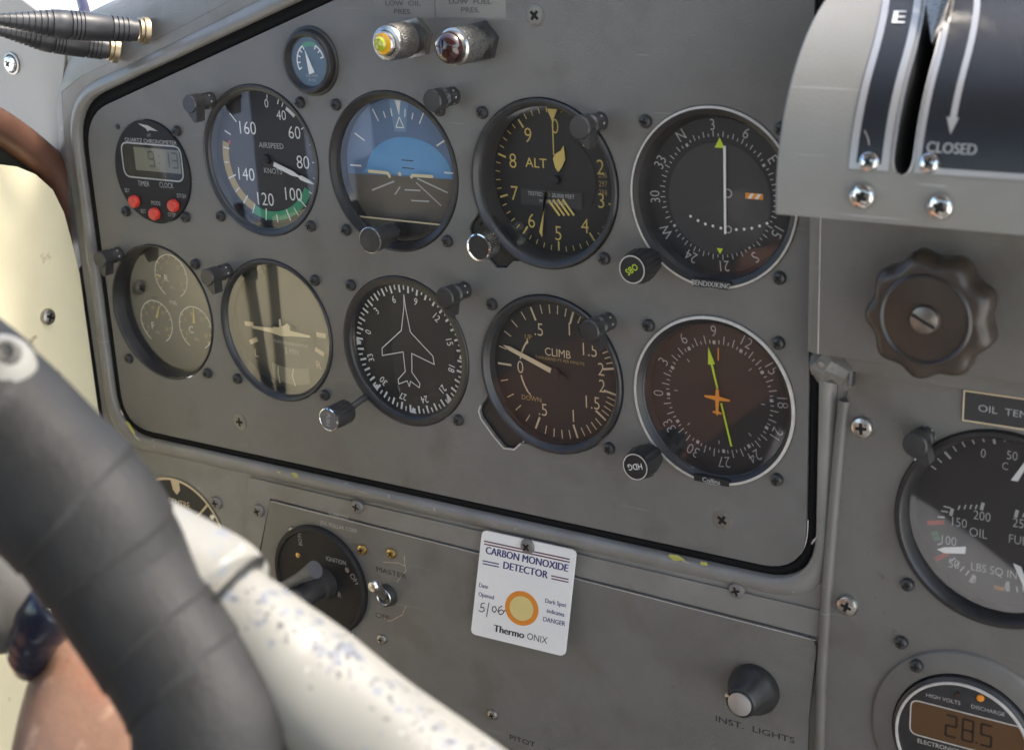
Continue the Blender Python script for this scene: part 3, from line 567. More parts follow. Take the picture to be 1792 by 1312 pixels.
# ---- vertical speed
t = inst('vsi', 'vertical_speed_indicator', 'black climb dial with cream UP and DOWN arrows and a broad cream needle, marked CLIMB', ('UL', 'LR'))
g = MB(); g.prism([(x*.985, z*.985) for x, z in flange[-8:]]+[(-34, -14), (-14, -34)], -4, -1.8); part('mounting_ear', g, M['black'], t)
part('notch_edge', MB().path([(x-.4, z-.3) for x, z in flange[-8:-1]], .8, .06), M['ring'], t)
bezel(t, [(39.2, -8), (39.2, 1.2), (38.6, 2.0), (37.4, 2.0), (36.4, 1.0), (35.9, 0), (35.4, -.6), (35.2, -6)])
face(t, 35.6, 5.2); h = -5.0; g = MB()
up = [-90, -74.5, -59.6, -46.6, -33.7, -23, -13.2, -4.5, 3.8, 12, 19, 26.5, 33.5, 40, 46.5, 53.2, 58.4, 63.5, 68.6, 73.6, 78.7]
for sgn in (1, -1):
    for i, a in enumerate(up):
        if i == 0 and sgn < 0: continue
        b = a if sgn > 0 else 180-a
        g.tick(b, 26.6 if i % 5 == 0 and i else (25.6 if i == 0 else 29), 33.4, 1.0 if i % 5 == 0 else .5, h)
for s_, x, z in (('.5', -8.9, 20.4), ('1', 8.2, 22.6), ('1.5', 18.5, 13.9), ('2', 24.9, 5.2), ('2', 25.2, -3), ('1.5', 19.2, -12.1), ('1', 8.8, -20.5), ('.5', -8.4, -20), ('0', -20.4, 0)): g.text(s_, x, z, 6.6, h, 0, 0, .88, -.01)
g.text('UP', -15.1, 15.8, 2.5, h, 1).text('DOWN', -14.7, -15.4, 2.5, h, 1).text('CLIMB', 1.2, 9.9, 4.1, h, 0, 0, .92, -.004).text('THOUSAND FT PER MINUTE', 2.2, 6.3, 1.5, h, 1, 0, 1.05)
g.path([(20.6*math.sin(R(a)), 20.6*math.cos(R(a))) for a in (-79, -72, -65, -58, -53)], .8, h).path([(20.6*math.sin(R(a)), 20.6*math.cos(R(a))) for a in (-102, -110, -118, -126)], .8, h)
g.poly([(-17.6, 11.4), (-15.2, 12.6), (-15.3, 15)], h+.05).poly([(-17.8, -11.5), (-15.5, -12.7), (-14.2, -15)], h+.05)
part('dial_markings', g, [M['tan'], M['dimyellow']], t)
a = R(-70.8); dx, dz = math.sin(a), math.cos(a)
P = lambda r, o: (dx*r-dz*o, dz*r+dx*o)
part('needle', MB().prism([P(2.4, 1.2), P(2.4, -1.2), P(27, -1.0), P(30.6, 0), P(27, 1.0)], -4.2, -3.7), M['tan'], t)
g = MB(); g.prism([P(2, 1.0), P(2, -1.0), P(-7, -.8), P(-7, .8)], -4.25, -3.85); g.lathe([(2.6, -5), (2.4, -3.6), (.001, -3.4)], 0, 20); part('needle_hub', g, M['dial'], t)
glass(t, 35.6, -.6)

# ---- chronometer
t = inst('chr', 'quartz_chronometer', 'small black quartz chronometer with a grey display and three red buttons', ())
for x, z in ((-24.6, -23.9), (21.6, -23.4), (22.2, 23.4)): screw('black', x, z, 0, t)
part('case', MB().lathe([(28.4, -4), (28.4, .8), (27.9, 1.4), (.001, 1.5)], 0, 72), mat('chronometer_black', (.020, .020, .022), .65, spec=.3), t)
wn = round_poly([(-21, 15.4), (24.6, 15.4), (24.6, -3.6), (-21, -3.6)], 5, 5)
part('display_border', MB().path(wn, .8, 1.6, 0, True), M['dimwhite'], t)
d_ = part('display', MB().poly(round_poly([(-20.4, 14.8), (24, 14.8), (24, -3.1), (-20.4, -3.1)], 4.5, 5), 1.55, 0).poly([(-11.3, 13.4), (23.4, 13.4), (23.4, .6), (-11.3, .6)], 1.6, 1), [M['recess'], M['lcd']], t)
def seg7(g, ch, x, z, wd, hg, t_, h, m=0):
    segs = dict(zip('0123456789', ['abcdef', 'bc', 'abged', 'abgcd', 'fgbc', 'afgcd', 'afgedc', 'abc', 'abcdefg', 'abfgcd']))[ch]
    L = dict(a=(0, 1, 1, 1), b=(1, 1, 1, .5), c=(1, .5, 1, 0), d=(0, 0, 1, 0), e=(0, .5, 0, 0), f=(0, 1, 0, .5), g=(0, .5, 1, .5))
    for s_ in segs:
        a_, b_, c_, e_ = L[s_]; g.line(x+(a_-.5)*wd, z+(b_-.5)*hg, x+(c_-.5)*wd, z+(e_-.5)*hg, t_, h, m)
g = MB(); seg7(g, '9', 1.6, 7.4, 4, 8, 1, 1.66); seg7(g, '1', 13, 7.6, 4, 8, 1, 1.66); seg7(g, '3', 19.4, 7.6, 4, 8, .9, 1.66); g.disc(7.6, 9.4, .5, 1.66, 0, 8).disc(7.6, 5.6, .5, 1.66, 0, 8)
part('display_digits', g, M['lcdseg'], d_)
g = MB(); g.text('QUARTZ CHRONOMETER', 2.4, 17.2, 2.3, 1.6, 0, 0, 1.05, .004).text('LIT', 2, 20.4, 1.7, 1.6).text('TIMER', -6.8, -6.6, 3, 1.6, 0, 0, .78).text('CLOCK', 10.8, -6.3, 3, 1.6, 0, 0, .78)
for s_, x, z in (('SET', -20.6, -11.4), ('MODE', 1, -16.9), ('RST', -9.6, -22.3), ('ST/SP', 12.3, -22.5), ('DT/SV', 21.4, -11.4)): g.text(s_, x, z, 2.3, 1.6, 0, 0, .8)
g.poly([(-5.5, 26.4), (2, 25.6), (9.2, 22.9), (2, 23.2)], 1.6, 1).poly([(-1.4, 26), (3.2, 24.4), (1.6, 22.2)], 1.65, 0)
part('lettering', g, [M['dimwhite'], M['ring']], t)
for x, z in ((-15, -17.1), (-.2, -22.9), (15.2, -17.1)): part('button', MB().lathe([(3.5, 1.4), (3.5, 3.4), (3.0, 4.2), (1.6, 4.6), (.001, 4.7)], 0, 28, (x, 0, z)), M['redbtn'], t)
part('display_glass', MB().poly(wn, 2.0), glass_mat('display_pane', 1.3), t)

# ---- small suction gauge
t = inst('vac', 'suction_gauge', 'tiny round gauge with a blue face and white pointer, left of the warning lights', (), cat='gauge')
bezel(t, [(15.4, 0), (15.4, 3.6), (14.8, 4.6), (13.6, 4.8), (12.6, 4.2), (12.0, 2.6), (11.8, .5)], 'black')
part('mounting_ring', MB().lathe([(17.2, 0), (17, 1.0), (15.6, 1.3)], 0, 56), M['satin'], t)
face(t, 12.2, -.8, 'bluedial'); g = MB()
g.arc(8.2, 9, -118, -32, 1.0, 0).arc(8.2, 9, 28, 75, 1.0, 0).arc(7.4, 9.6, -30, 26, 1.0, 1)
for a in (-118, -95, -72, -50, -32, 28, 50, 75): g.tick(a, 6.6, 9, .7, 1.02)
for s_, x, z in (('SUCTION', 0, -6.8), ('IN HG', 0, -9)): g.text(s_, x, z, 1.4, 1.0, 2, 0, .9)
part('dial_markings', g, [M['white'], M['green'], M['dimwhite']], t)
part('needle', MB().prism([(-2.6, 4.4), (1.3, -6), (-1, -6.8)], 1.6, 2.0) if False else MB().prism([(-2.4, 5.6), (2.6, -5.2), (-.8, -6.2)], 1.6, 2.0), M['white'], t)
glass(t, 12.3, 2.6)

# ------------------------------------------------------------------ post lights
def post_light(label, u, v, hh, ringed, down):
    x, z = at(u, v, hh); t = thing('post_light', label, 'post light', (x, 0, z), 'black post lights beside the instruments')
    part('base', MB().lathe([(4.3, 0), (4.3, 5.2), (3.9, 5.8), (3.9, hh-6)], 0, 32), M['satin'], t)
    g = MB()
    for k in range(7): a = 2*math.pi*k/7; g.disc(0, 0, .01, 0)
    g = MB(); 
    for k in range(8): a = 2*math.pi*k/8; g.add([(4.36*math.cos(a+da), -y_, 4.36*math.sin(a+da)) for da, y_ in ((-.1, 3.2), (.1, 3.2), (.1, 4.2), (-.1, 4.2))], [(0, 1, 2, 3)])
    part('light_holes', g, M['ring'], t)
    if ringed:
        part('hood', MB().lathe([(4.4, hh-9), (4.9, hh-8.6), (4.5, hh-8), (4.9, hh-7.4), (4.5, hh-6.8), (4.9, hh-6.2), (5.2, hh-5.5), (5.2, hh-.6), (4.7, hh), (.001, hh)], 0, 36), M['satin'], t)
        if not down: part('hood_rim', MB().lathe([(5.25, hh-6.0), (5.3, hh-5.6), (5.25, hh-5.2)], 0, 36), M['steel'], t)
    else: part('hood', MB().lathe([(3.9, hh-7.5), (4.7, hh-6.8), (4.7, hh-.7), (4.2, hh), (.001, hh)], 0, 36), M['satin'], t)
    if down:
        a = R(down); c_, s2 = math.cos(a), math.sin(a)
        pr = [(-4.6, -.5), (4.6, -.5), (1.0, -9.6), (-.8, -9.8)]
        part('visor', MB().prism([(x*c_-z*s2, x*s2+z*c_) for x, z in pr], hh-7, hh-.8), M['satin'], t)
post_light('black hooded post light at the top left of the airspeed dial', 330, 183, 16, False, 15)
post_light('ringed grey-black post light above the right shoulder of the artificial horizon', 755, 177, 17, True, 0)
post_light('ringed post light overlapping the top right of the altimeter glass', 1013, 224, 18, True, 25)
post_light('black post light in front of the black seal above the triple fuel gauge', 173, 455, 15, False, 10)
post_light('black hooded post light between the triple fuel gauge and the turn coordinator', 361, 486, 16, False, 20)
post_light('ringed black post light at the top right of the directional gyro', 777, 522, 17, True, 12)
post_light('silver-rimmed post light at the top right of the climb dial', 1030, 580, 18, True, 30)
post_light('large dark post light on the right-hand panel beside the oil and fuel cluster gauge', 1600, 780, 16, True, 35)

# ------------------------------------------------------------------ warning lights
def warn(label, x, z, amber):
    t = thing('warning_light', label, 'warning light', (x, 0, z), 'press-to-test warning lights')
    hexp = [(9.8*math.cos(R(60*k+12)), 9.8*math.sin(R(60*k+12))) for k in range(6)]
    part('hex_nut', MB().prism(hexp, 0, 3.4), M['dullsteel'] if amber else M['satin'], t)
    part('collar', MB().lathe([(7.2, 3.4), (7.2, 9), (6.6, 9.4)], 0, 40), M['satin'] if amber else M['steel'], t)
    part('knurled_barrel', MB().tube([(0, -y_, 0) for y_ in [8.6]+[9+1.1*k for k in range(11)]+[20.6]], [7.4]+[8.1]*11+[8.0], 0, 72, rf=lambda s, q: 1+.025*math.cos(36*q+s*60)), M['dullsteel'] if amber else M['steel'], t, sharp=20)
    part('front_rim', MB().lathe([(8.1, 20.4), (8.2, 22), (7.6, 23.2), (5.9, 23.6), (5.7, 22.4), (5.5, 25.5), (5.0, 26)] if amber else [(8.1, 20.4), (8.3, 22.2), (7.4, 23), (7.0, 25)], 0, 44), M['steel'], t)
    part('lens', MB().lathe([(5.1, 24.5), (4.9, 26.2), (3.4, 26.9), (.001, 27.1)] if amber else [(7.0, 24), (6.9, 26.5), (5.6, 28.6), (3.4, 29.8), (.001, 30.2)], 0, 36), M['amber'] if amber else M['redlens'], t)
    if amber: part('lens_core', MB().lathe([(3.4, 27.0), (2.6, 27.9), (.001, 28.3)], 0, 28, (-.6, 0, 0)), M['amber2'], t)
warn('knurled silver warning light with an amber lens, under the LOW OIL PRES. label', 20.2, 64.6, True)
warn('chrome warning light with a dark red lens, under the LOW FUEL PRES. label', 57, 63.6, False)
def sticker(label, x0, x1, z0, z1, rows):
    t = thing('label_sticker', label, 'label', ((x0+x1)/2, 0, z0))
    cx = (x0+x1)/2
    part('label_film', MB().prism([(x0-cx, 0), (x1-cx, 0), (x1-cx, z1-z0), (x0-cx, z1-z0)], .02, .12), M['sticker'], t)
    g = MB(); [g.text(s_, x-cx, z-z0, c, .2, 0, 0, sx, .004) for s_, x, z, c, sx in rows]
    part('lettering', g, M['ink'], t)
sticker('pale label reading LOW OIL PRES. above the amber warning light', -4.6, 31.6, 73.4, 85, [('LOW  OIL', 13.4, 80.2, 2.3, 1.45), ('PRES.', 13.2, 76.4, 2.3, 1.45)])
sticker('pale label reading LOW FUEL PRES. above the dark red warning light', 32.2, 71, 73.9, 86, [('LOW  FUEL', 51.5, 81.2, 2.3, 1.45), ('PRES.', 51.6, 77.5, 2.3, 1.45)])

# ------------------------------------------------------------------ lower switch panel
lp = [at(475, 873, 2), at(1432, 1115, 2)]
t = thing('switch_panel', 'lower grey switch panel below the flight instruments with MASTER and INST. LIGHTS lettering', 'panel')
PL = round_poly([(-101, -191.5), (224.5, -195.4), (221, -235), (219, -400), (-150, -400), (-117, -240)], [3, 6, 0, 3, 3, 0], 4)
holes = [circ(-67.5, -232.5, 10, 24), circ(-21, -231, 5.5, 24)]
plate('panel_sheet', PL, holes, 2, M['lower'], t, -2.4, .3)
for k_, u, v in (('brass', 634, 961), ('brass', 685, 968), ('small', 513, 930), ('small', 612, 1112), ('small', 668, 1118), ('small', 862, 1250)): screw(k_, *at(u, v, 3), 2.4, t)
for s_, u, v, c, sx, dx, dz in (('MASTER', 684, 1001, 3.0, 1.35, 0, 0), ('OFF', 669, 1078, 3.0, 1.35, 0, 0), ('INST.  LIGHTS', 1320, 1275, 3.2, 1.5, 0, 0), ('PITOT', 925, 1300, 3.0, 1.4, -4, .5), ('MAP', 925, 1300, 3.0, 1.4, 18, -1)):
    x, z = at(u, v, 2.5); part('lettering', MB().text(s_, x+dx, z+dz, c, 2.5, 0, 0, sx, .005), M['ink'], t)
g = MB(); random.seed(3)
for p in ([(-14, -222), (-7.4, -213.6), (-8, -206)], [(-22.5, -212), (-12, -210.2), (-7.6, -211), (-7.4, -205)], [(-31, -244.5), (-21, -247), (-12, -241), (-9.5, -235)]): g.path([(x+random.uniform(-.3, .3), z) for x, z in p], .25, 2.46)
part('old_label_residue', g, M['tan'], t)
strip = thing('mounting_flange', 'narrow grey strip of screws between the rolled lip and the switch panel', 'metal strip')
part('strip', MB().prism([(-116, -181), (226, -181.5), (226, -194.6), (-101.5, -190.8), (-121, -244), (-126, -244), (-122, -200)], .3, 1.2), M['surround'], strip)
for u, v in ((453, 893), (626, 886), (1290, 1032)): screw('grey', *at(u, v, 1.5), 1.2, strip)

g = MB().path([(-100.4, -191.9), (60, -193.5), (223.6, -195.9)], .38, 2.46); part('edge_highlight', g, M['ring'], bpy.data.objects['switch_panel'])  # pale strip paints the light caught along the panel's top edge
t = thing('magneto_switch', 'round black ignition switch marked OFF and R with a grey lever handle', 'switch', (-67.5, -2.4, -232.5))
part('housing', MB().lathe([(32.5, 0), (32.5, 2.4), (31.4, 3.6), (29.6, 3.6), (28.8, 2.4), (.001, 2.4)], 0, 80), mat('switch_black', (.016, .015, .015), .6, spec=.35, var=.2, vscale=100), t)
g = MB(); g.text('A-698-CDS', 5.6, 23.6, 2.2, 2.5, 0, 0, .95).text('JOS. POLLAK CORP.', 5.4, 17, 2.4, 2.5, 0, 0, .9).text('IGNITION', 1, -4, 2.7, 2.5, 0, 0, .85).text('OFF', 13.4, -12.6, 3.6, 2.5, 0, 50, .85).text('R', 1.4, -24.6, 3.4, 2.5, 0, 0, .9).text('L', -18, -13.6, 3.4, 2.5, 0, -50, .9).text('BOTH', -24, 4, 2.6, 2.5, 0, -90, .9)
part('lettering', g, M['dimwhite'], t)
part('hub', MB().lathe([(9, 2.3), (8.4, 8), (6.6, 9), (6.2, 26), (5.2, 27.6), (.001, 28)], 0, 40, (4, 0, 0)), M['satin'], t, label='grey raised hub')
tipx, tipz = at(492, 1028, 27)
hx, hz = at(548, 998, 27)
t.children[-1].location = ((hx+67.5-4)*S, 0, (hz+232.5)*S)
part('lever', MB().tube([(hx+67.5, -23, hz+232.5), ((hx+tipx)/2+67.5, -23, (hz+tipz)/2+232.5), (tipx+67.5, -22, tipz+232.5), (tipx+62, -21, tipz+230)], [5.0, 3.0, 2.7, 2.4], 0, 20), mat('grey_lever', (.10, .10, .11), .4), t)
for x, z, m_ in ((-13.8, 12.8, 'brass'), (21.4, 11.6, 'steel'), (-6, -24, 'steel')): part('rivet', MB().lathe([(1.6, 2.4), (1.4, 3), (.001, 3.3)], 0, 14, (x, 0, z)), M[m_], t)

t = thing('master_toggle', 'silver-tipped toggle switch between the MASTER and OFF lettering', 'switch', (-21, -2.4, -231))
part('bushing', MB().lathe([(6.4, 0), (6.2, 1.6), (5.6, 3.4), (4.6, 3.8), (3.8, 3.2), (.001, 2.6)], 0, 32), M['satin'], t)
part('bushing_ring', MB().lathe([(4.9, 3.6), (4.5, 4.2), (4.0, 3.7)], 0, 32), M['steel'], t)
tx, tz = at(655, 1025, 22); part('toggle', MB().tube([(0, -3, 0), ((tx+21)*.5, -11, (tz+231)*.5), (tx+21, -19, tz+231)], [1.9, 2.5, 3.0], 0, 18), M['dullsteel'], t)
part('toggle_tip', MB().lathe([(2.9, 0), (3.3, 1.4), (2.6, 2.9), (.001, 3.4)], 0, 20, (tx+21, -18.6, tz+231), (-.1, -1, .05)), M['steel'], t)

x, z = at(1312, 1213, 8); t = thing('dimmer_knob', 'round black dimmer knob with a silver centre above the INST. LIGHTS lettering', 'knob', (x, -2.4, z))
part('skirt', MB().lathe([(12.4, 0), (12.6, 2), (11.6, 5), (9, 9), (7.6, 15), (6.8, 16), (.001, 16.2)], 0, 48), M['black'], t)
part('silver_insert', MB().lathe([(5.7, 16.1), (5.7, 16.8), (5.3, 17), (.001, 17)], 0, 36), mat('spun_aluminium', (.55, .53, .51), .35, metal=.7), t)
part('pointer_mark', MB().prism([(-7.5, 1.8), (-5.6, 1.8), (-5.6, 2.9), (-7.5, 2.9)], 10, 16.1), M['tan'], t)

# fuel selector placard
t = thing('fuel_selector_placard', 'round black placard lettered CENTRE with tan lines, half hidden by the yoke', 'placard', (-178.5, 0, -231))
g = MB(); g.disc(0, 0, 37.8, .6, 0).arc(36.2, 37.8, 0, 360, .7, 1, n=80)
for a in (45, 135, 225, 315): g.tick(a, 8, 36.5, 1.4, .72, 1)
g.poly([(-2.4, 36.5), (4.6, 36.5), (4.6, 31), (1.6, 27.6), (-1.2, 30)], .74, 1).text('CENTRE', 2, 22.4, 4.4, .74, 1, 0, .82, 0)
part('disc', g, [M['dial'], M['tan']], t)
part('rivet', MB().lathe([(1.9, .6), (1.6, 1.3), (.001, 1.6)], 0, 16, (28.8, 0, 18.8)), M['steel'], t)
screw('grey', *[a-b for a, b in zip(at(378, 880, 1), (-178.5, -231))], 0, t)

# carbon monoxide card: leans out at the foot
t = thing('carbon_monoxide_detector', 'white CARBON MONOXIDE DETECTOR card with a yellow spot ringed in orange', 'detector card')
H0, H1 = 3.2, 11
TL, TR, BR, BL = at3(846, 926, H0), at3(1010, 962, H0), at3(990, 1147, H1), at3(826, 1107, H1)
Wc, Hc = 56.0, 61.0
def cardp(x, y, z):             # card coordinates: x 0..56, z 0..-61, y depth -> leaning card
    a, b = x/Wc, -z/Hc; p = (TL*(1-a)+TR*a)*(1-b)+(BL*(1-a)+BR*a)*b; nrm = (TR-TL).cross(BL-TL).normalized()
    if nrm.y > 0: nrm = -nrm
    return tuple(p+nrm*(-y))
g = MB(); rp = round_poly([(0, 0), (56, 0), (56, -61), (0, -61)], 3.2, 5)[::-1]
g.prism(rp, 0, 1.2); g.v = [cardp(*v) for v in g.v]; part('card', g, M['card'], t)
g = MB()
def cm(u, v): return u/1102*210+820, v/1312*250+910     # zoomed reading -> photograph pixels
def cinv(u, v):                 # photograph pixel -> card coordinates
    best = (0, 0); x, z = 28, -30
    for _ in range(12):
        def pr(x, z):
            D = Vector(cardp(x, -1.2, z))-CAM; w_ = D.dot(Ff); return Vector((896+FPX*D.dot(RR)/w_, 656-FPX*D.dot(UU)/w_))
        p0 = pr(x, z); ex = Vector((u, v))-p0; jx = (pr(x+.1, z)-p0)/.1; jz = (pr(x, z+.1)-p0)/.1; det = jx.x*jz.y-jx.y*jz.x
        x += (ex.x*jz.y-ex.y*jz.x)/det; z += (jx.x*ex.y-jx.y*ex.x)/det
    return x, z
def ct(s_, u, v, cap, m, sx=.85, off=.012): x, z = cinv(*cm(u, v)); g.text(s_, x, z, cap, 1.26, m, 0, sx, off)
def cl(u0, v0, u1, v1, w_, m):
    (a, b), (c, d) = cinv(*cm(u0, v0)), cinv(*cm(u1, v1)); g.line(a, b, c, d, w_, 1.26, m)
ct('CARBON MONOXIDE', 530, 352, 4.3, 1, .84, .024); ct('DETECTOR', 520, 452, 4.3, 1, .88, .024)
for a_ in (0, 1):
    o_ = 26*a_; cl(143, 190+o_, 930, 358+o_, .75, 2); cl(130, 370+o_, 280, 402+o_, .7, 1); cl(760, 508+o_, 918, 542+o_, .7, 2)
ct('Date', 138, 600, 2.5, 1, .85); ct('Opened', 163, 690, 2.5, 1, .85); 
def cpath(pts, w_): g.path([cinv(*cm(u, v)) for u, v in pts], w_, 1.26, 0)
cpath([(150, 757), (118, 765), (112, 800), (140, 798), (146, 825), (125, 840), (95, 828)], .55); cpath([(188, 755), (165, 885)], .55)
cpath([(245, 790), (222, 795), (218, 830), (240, 845), (258, 820), (245, 790)], .55); cpath([(310, 785), (282, 800), (270, 835), (290, 865), (318, 855), (325, 832), (300, 820), (278, 835)], .55)
cpath([(325, 840), (338, 822)], .5)
ct('Dark Spot', 800, 755, 2.5, 1, .85); ct('indicates', 800, 845, 2.5, 1, .85); ct('DANGER', 785, 925, 2.7, 1, .85)
ct('Thermo', 372, 1018, 4.2, 0, .95, .03); ct('ONIX', 630, 1080, 4.0, 0, .85, 0)
sx_, sz_ = cinv(*cm(488, 808)); g.disc(sx_, sz_, 9.9, 1.26, 3)
g.v = [cardp(*v) for v in g.v]; part('print', g, [M['ink'], M['blueink'], M['mar'], M['spotring']], t)
g = MB(); g.disc(sx_, sz_, 7.1, 1.4, 0); g.v = [cardp(*v) for v in g.v]; part('indicator_spot', g, M['spot'], t)
x, z = at(924, 955, 4.6); screw('grey', x, z, 4.4, t)

# ------------------------------------------------------------------ right-hand side
t = thing('side_instrument_panel', 'right-hand grey panel holding the oil cluster gauge and the volt meter', 'panel')
EP = [(236.5, -66.5), (420, -68), (420, -420), (225, -420), (227.5, -240), (232, -130)]
eo = plate('panel_sheet', EP, [circ(301, -126, 43.2), circ(292.5, -225, 31)], 2, M['engine'], t, -3, .3)
for u, v in ((1509, 748), (1483, 1059)): screw('silver', *at(u, v, 4), 3, t)
screw('black', *at(1588, 1023, 4), 3, t); x, z = at(1577, 1124, 4); screw('black', x, z, 3, t)
part('edge_bead', MB().tube([at3(1478, 700, 3), at3(1471, 760, 3), at3(1458, 900, 3), at3(1449, 1010, 3), at3(1438, 1180, 3), at3(1434, 1330, 3)], 2.5, 0, 18), M['engine'], t, sharp=60)
part('hinge_post', MB().tube([at3(1487, 640, 6), at3(1484, 672, 6)], 2.6, 0, 14), M['satin'], t)
t = thing('putty_bracket', 'lumpy grey sealed bracket at the corner below the knob housing', 'bracket')
rr = random.Random(5)
g = MB(); g.tube([at3(1432, 622, 8), at3(1440, 630, 9), at3(1450, 640, 9), at3(1463, 644, 8), at3(1482, 656, 7)], [4.6, 7.4, 7.2, 6.2, 5.4], 0, 20, rf=lambda s, q: 1+.12*math.sin(5*q+9*s)+.06*math.sin(11*q-20*s)); part('sealant', g, M['putty'], t)
part('bolt', MB().lathe([(2, 0), (2, 2), (1.4, 3), (.001, 3.2)], 0, 16, at3(1441, 635, 13)), M['dullsteel'], t)
part('clip', MB().box(*sorted((at(1476, 640, 7)[0], at(1486, 640, 7)[0])), -9, 0, at(1480, 680, 7)[1], at(1480, 632, 7)[1]), M['putty'], t)

t = inst(None, 'engine_cluster_gauge', 'large cut-off cluster gauge of oil temperature, oil pressure and fuel with white pointers', (), loc=(301, -126), cat='gauge')
bezel(t, [(43, -10), (43, 3.2), (42.4, 4.6), (40.6, 4.8), (39.4, 3.6), (38.6, 0), (38, -8)], 'black')
face(t, 38.6, 8, 'dial'); h = -7.8; g = MB(); oz = -4
def ew(s_, x, z, c, m=0, sx=.85): g.text(s_, x, z+oz, c, h, m, 0, sx, -.01)
ew('0', -10.7, 32, 4); ew('50', .9, 33, 4); ew('C', -1.6, 28, 3.4); ew('200', -9.8, 4.3, 4.2); ew('150', -19.4, -.5, 4.2); ew('OIL', -11, -3.6, 4.2); ew('100', -23.4, -9.6, 4.2)
ew('50', -20.5, -19.8, 4.2); ew('LBS SQ IN', -3.6, -19.2, 3.8); ew('0', -11.8, -24.8, 4.2); ew('0', 2.3, -25.2, 4.2); ew('25', 5.1, 4.2, 4.2); ew('FUEL', 6.5, -3.3, 4); ew('OIL', 9, 27, 3.4)
for i, a in enumerate(range(-60, 60, 7)): g.tick(a, 34.5 if i not in (2, 7) else 33.3, 37, .6 if i not in (2, 7) else 1, h, 2 if i in (9, 12) else 0)
for a, r0, r1, w_, m_ in [(-157, 29.5, 33.5, 1.6, 0), (-151.5, 29, 32, .6, 0), (-146.5, 29, 32, .6, 0), (-141.5, 29, 32, .6, 0), (-136.5, 29, 32, .6, 0), (-130, 29.5, 37, 2, 2), (-121, 30, 32.5, .6, 0), (-116, 30, 33, 1.8, 3), (-112, 30, 33, 1.8, 3), (-103, 26, 33.4, 2, 2), (-98, 25.5, 28.5, .7, 0), (-92, 24, 27, .6, 0), (-87, 23, 26, .6, 0)]: g.tick(a, r0, r1, w_, h, m_)
for x, z in ((-22.5, 3.4), (-9.9, 8.5), (4.1, 8)): g.line(x-.3, z-1.7+oz, x+.3, z+1.7+oz, 1.4, h)
for x, z in ((-19.5, 6), (-17, 6.8), (-14.6, 7.4), (-12.4, 7.8), (7, 8), (9, 7.8)): g.line(x-.3, z-1+oz, x+.3, z+1+oz, .6, h)
g.tick(175, 27, 31.5, 1.4, h, 0).tick(168, 29, 31.5, .6, h, 0).tick(163, 29, 31.5, .6, h, 0).arc(30, 31.6, 178, 186, h, 4).arc(31, 34.5, 155, 160, h, 2)
part('dial_markings', g, [M['dimwhite'], M['white'], mat('faded_red', (.30, .04, .025), .5), mat('faded_green', (.04, .14, .08), .5), mat('faded_orange', (.35, .14, .03), .5)], t)
part('pressure_needle', MB().prism([(-27.4, -14.2+oz), (-24.6, -12.6+oz), (-15.4, -10.4+oz), (-15.6, -13.6+oz), (-24.4, -15.2+oz)], -6.8, -6.3), M['white'], t)
part('temperature_needle', MB().prism([(1.4, 22.8+oz), (4.2, 22.8+oz), (10, 36+oz), (8.8, 36+oz)], -6.8, -6.3), M['white'], t)
part('fuel_needle', MB().prism([(4.4, -13.6+oz), (7.6, -14.4+oz), (12.6, -26+oz), (10.8, -26.2+oz)], -6.8, -6.3), M['white'], t)
glass(t, 39, -.5, 'glass2')

t = thing('placard_strip', 'black OIL TEMP placard with a thin gold border, cut off by the right edge', 'placard')
x0, z0 = at(1688, 683, 4); x1, z1 = at(1682, 734, 4)
part('placard_plate', MB().prism([(x0, z0), (x0+60, z0), (x0+60, z1), (x0, z1)], 3, 4.2, 0), M['dial2'], t)
g = MB(); g.path([(x0, z0), (x0+60, z0), (x0+60, z1), (x0, z1)], .6, 4.3, 0, True).text('OIL  TEMP', x0+17, (z0+z1)/2, 3.0, 4.3, 1, 0, 1.2, -.01); part('print', g, [M['tan'], M['dimwhite']], t)

t = thing('volt_meter', 'round digital volt meter with an amber 28.5 display and a pale rim', 'meter', (292.5, -3, -225))
part('mounting_ring', MB().lathe([(41.4, 0), (41, 1.4), (40, 2), (31.6, 2.4), (31, 1.2)], 0, 90), M['engine'], t, sharp=60)
part('case', MB().lathe([(31, -4), (30.6, 4), (28.8, 5.2), (.001, 5.2)], 0, 80), M['bezel'], t)
part('pale_rim', MB().lathe([(29.1, 5.1), (28.9, 5.8), (28.0, 5.8), (27.8, 5.1)], 0, 90), M['ring'], t)
q = round_poly([(-22.5, 15.6), (26.4, 15.6), (26.4, -1.0), (-22.5, -1.0)], 3.6, 5)
d_ = part('display', MB().poly(q, 5.35, 0), M['lcdamber'], t); part('display_border', MB().path(q, .6, 5.4, 0, True), M['ring'], t)
g = MB(); seg7(g, '2', -4.7, 7.6, 4.4, 10, 1, 5.45); seg7(g, '8', 2.4, 7.6, 4.4, 10, 1, 5.45); seg7(g, '5', 10.2, 7.6, 4.4, 10, 1, 5.45); g.disc(6.3, 3, .5, 5.45, 0, 8); part('display_digits', g, M['lcdink'], d_)
g = MB(); g.text('HIGH VOLTS', -8.8, 19.6, 1.8, 5.3, 0, 0, 1.05).text('DISCHARGE', 10.2, 19.6, 1.8, 5.3, 0, 0, 1.05).text('ELECTRONICS INTERNATIONAL', 1.6, -3.6, 2.1, 5.3, 0, 0, .98, .003).text('VOLTS', -8.6, -12, 4, 5.3, 0, 0, 1, .01); part('lettering', g, M['ring'], t)
part('lamp', MB().lathe([(1.4, 5.2), (1.2, 5.9), (.001, 6.1)], 0, 14, (-2.6, 0, 23.6)), M['redlens'], t, label='dark red lamp'); part('lamp', MB().lathe([(1.6, 5.2), (1.4, 5.9), (.001, 6.1)], 0, 14, (6.9, 0, 24.4)), M['orange'], t, label='orange lamp')
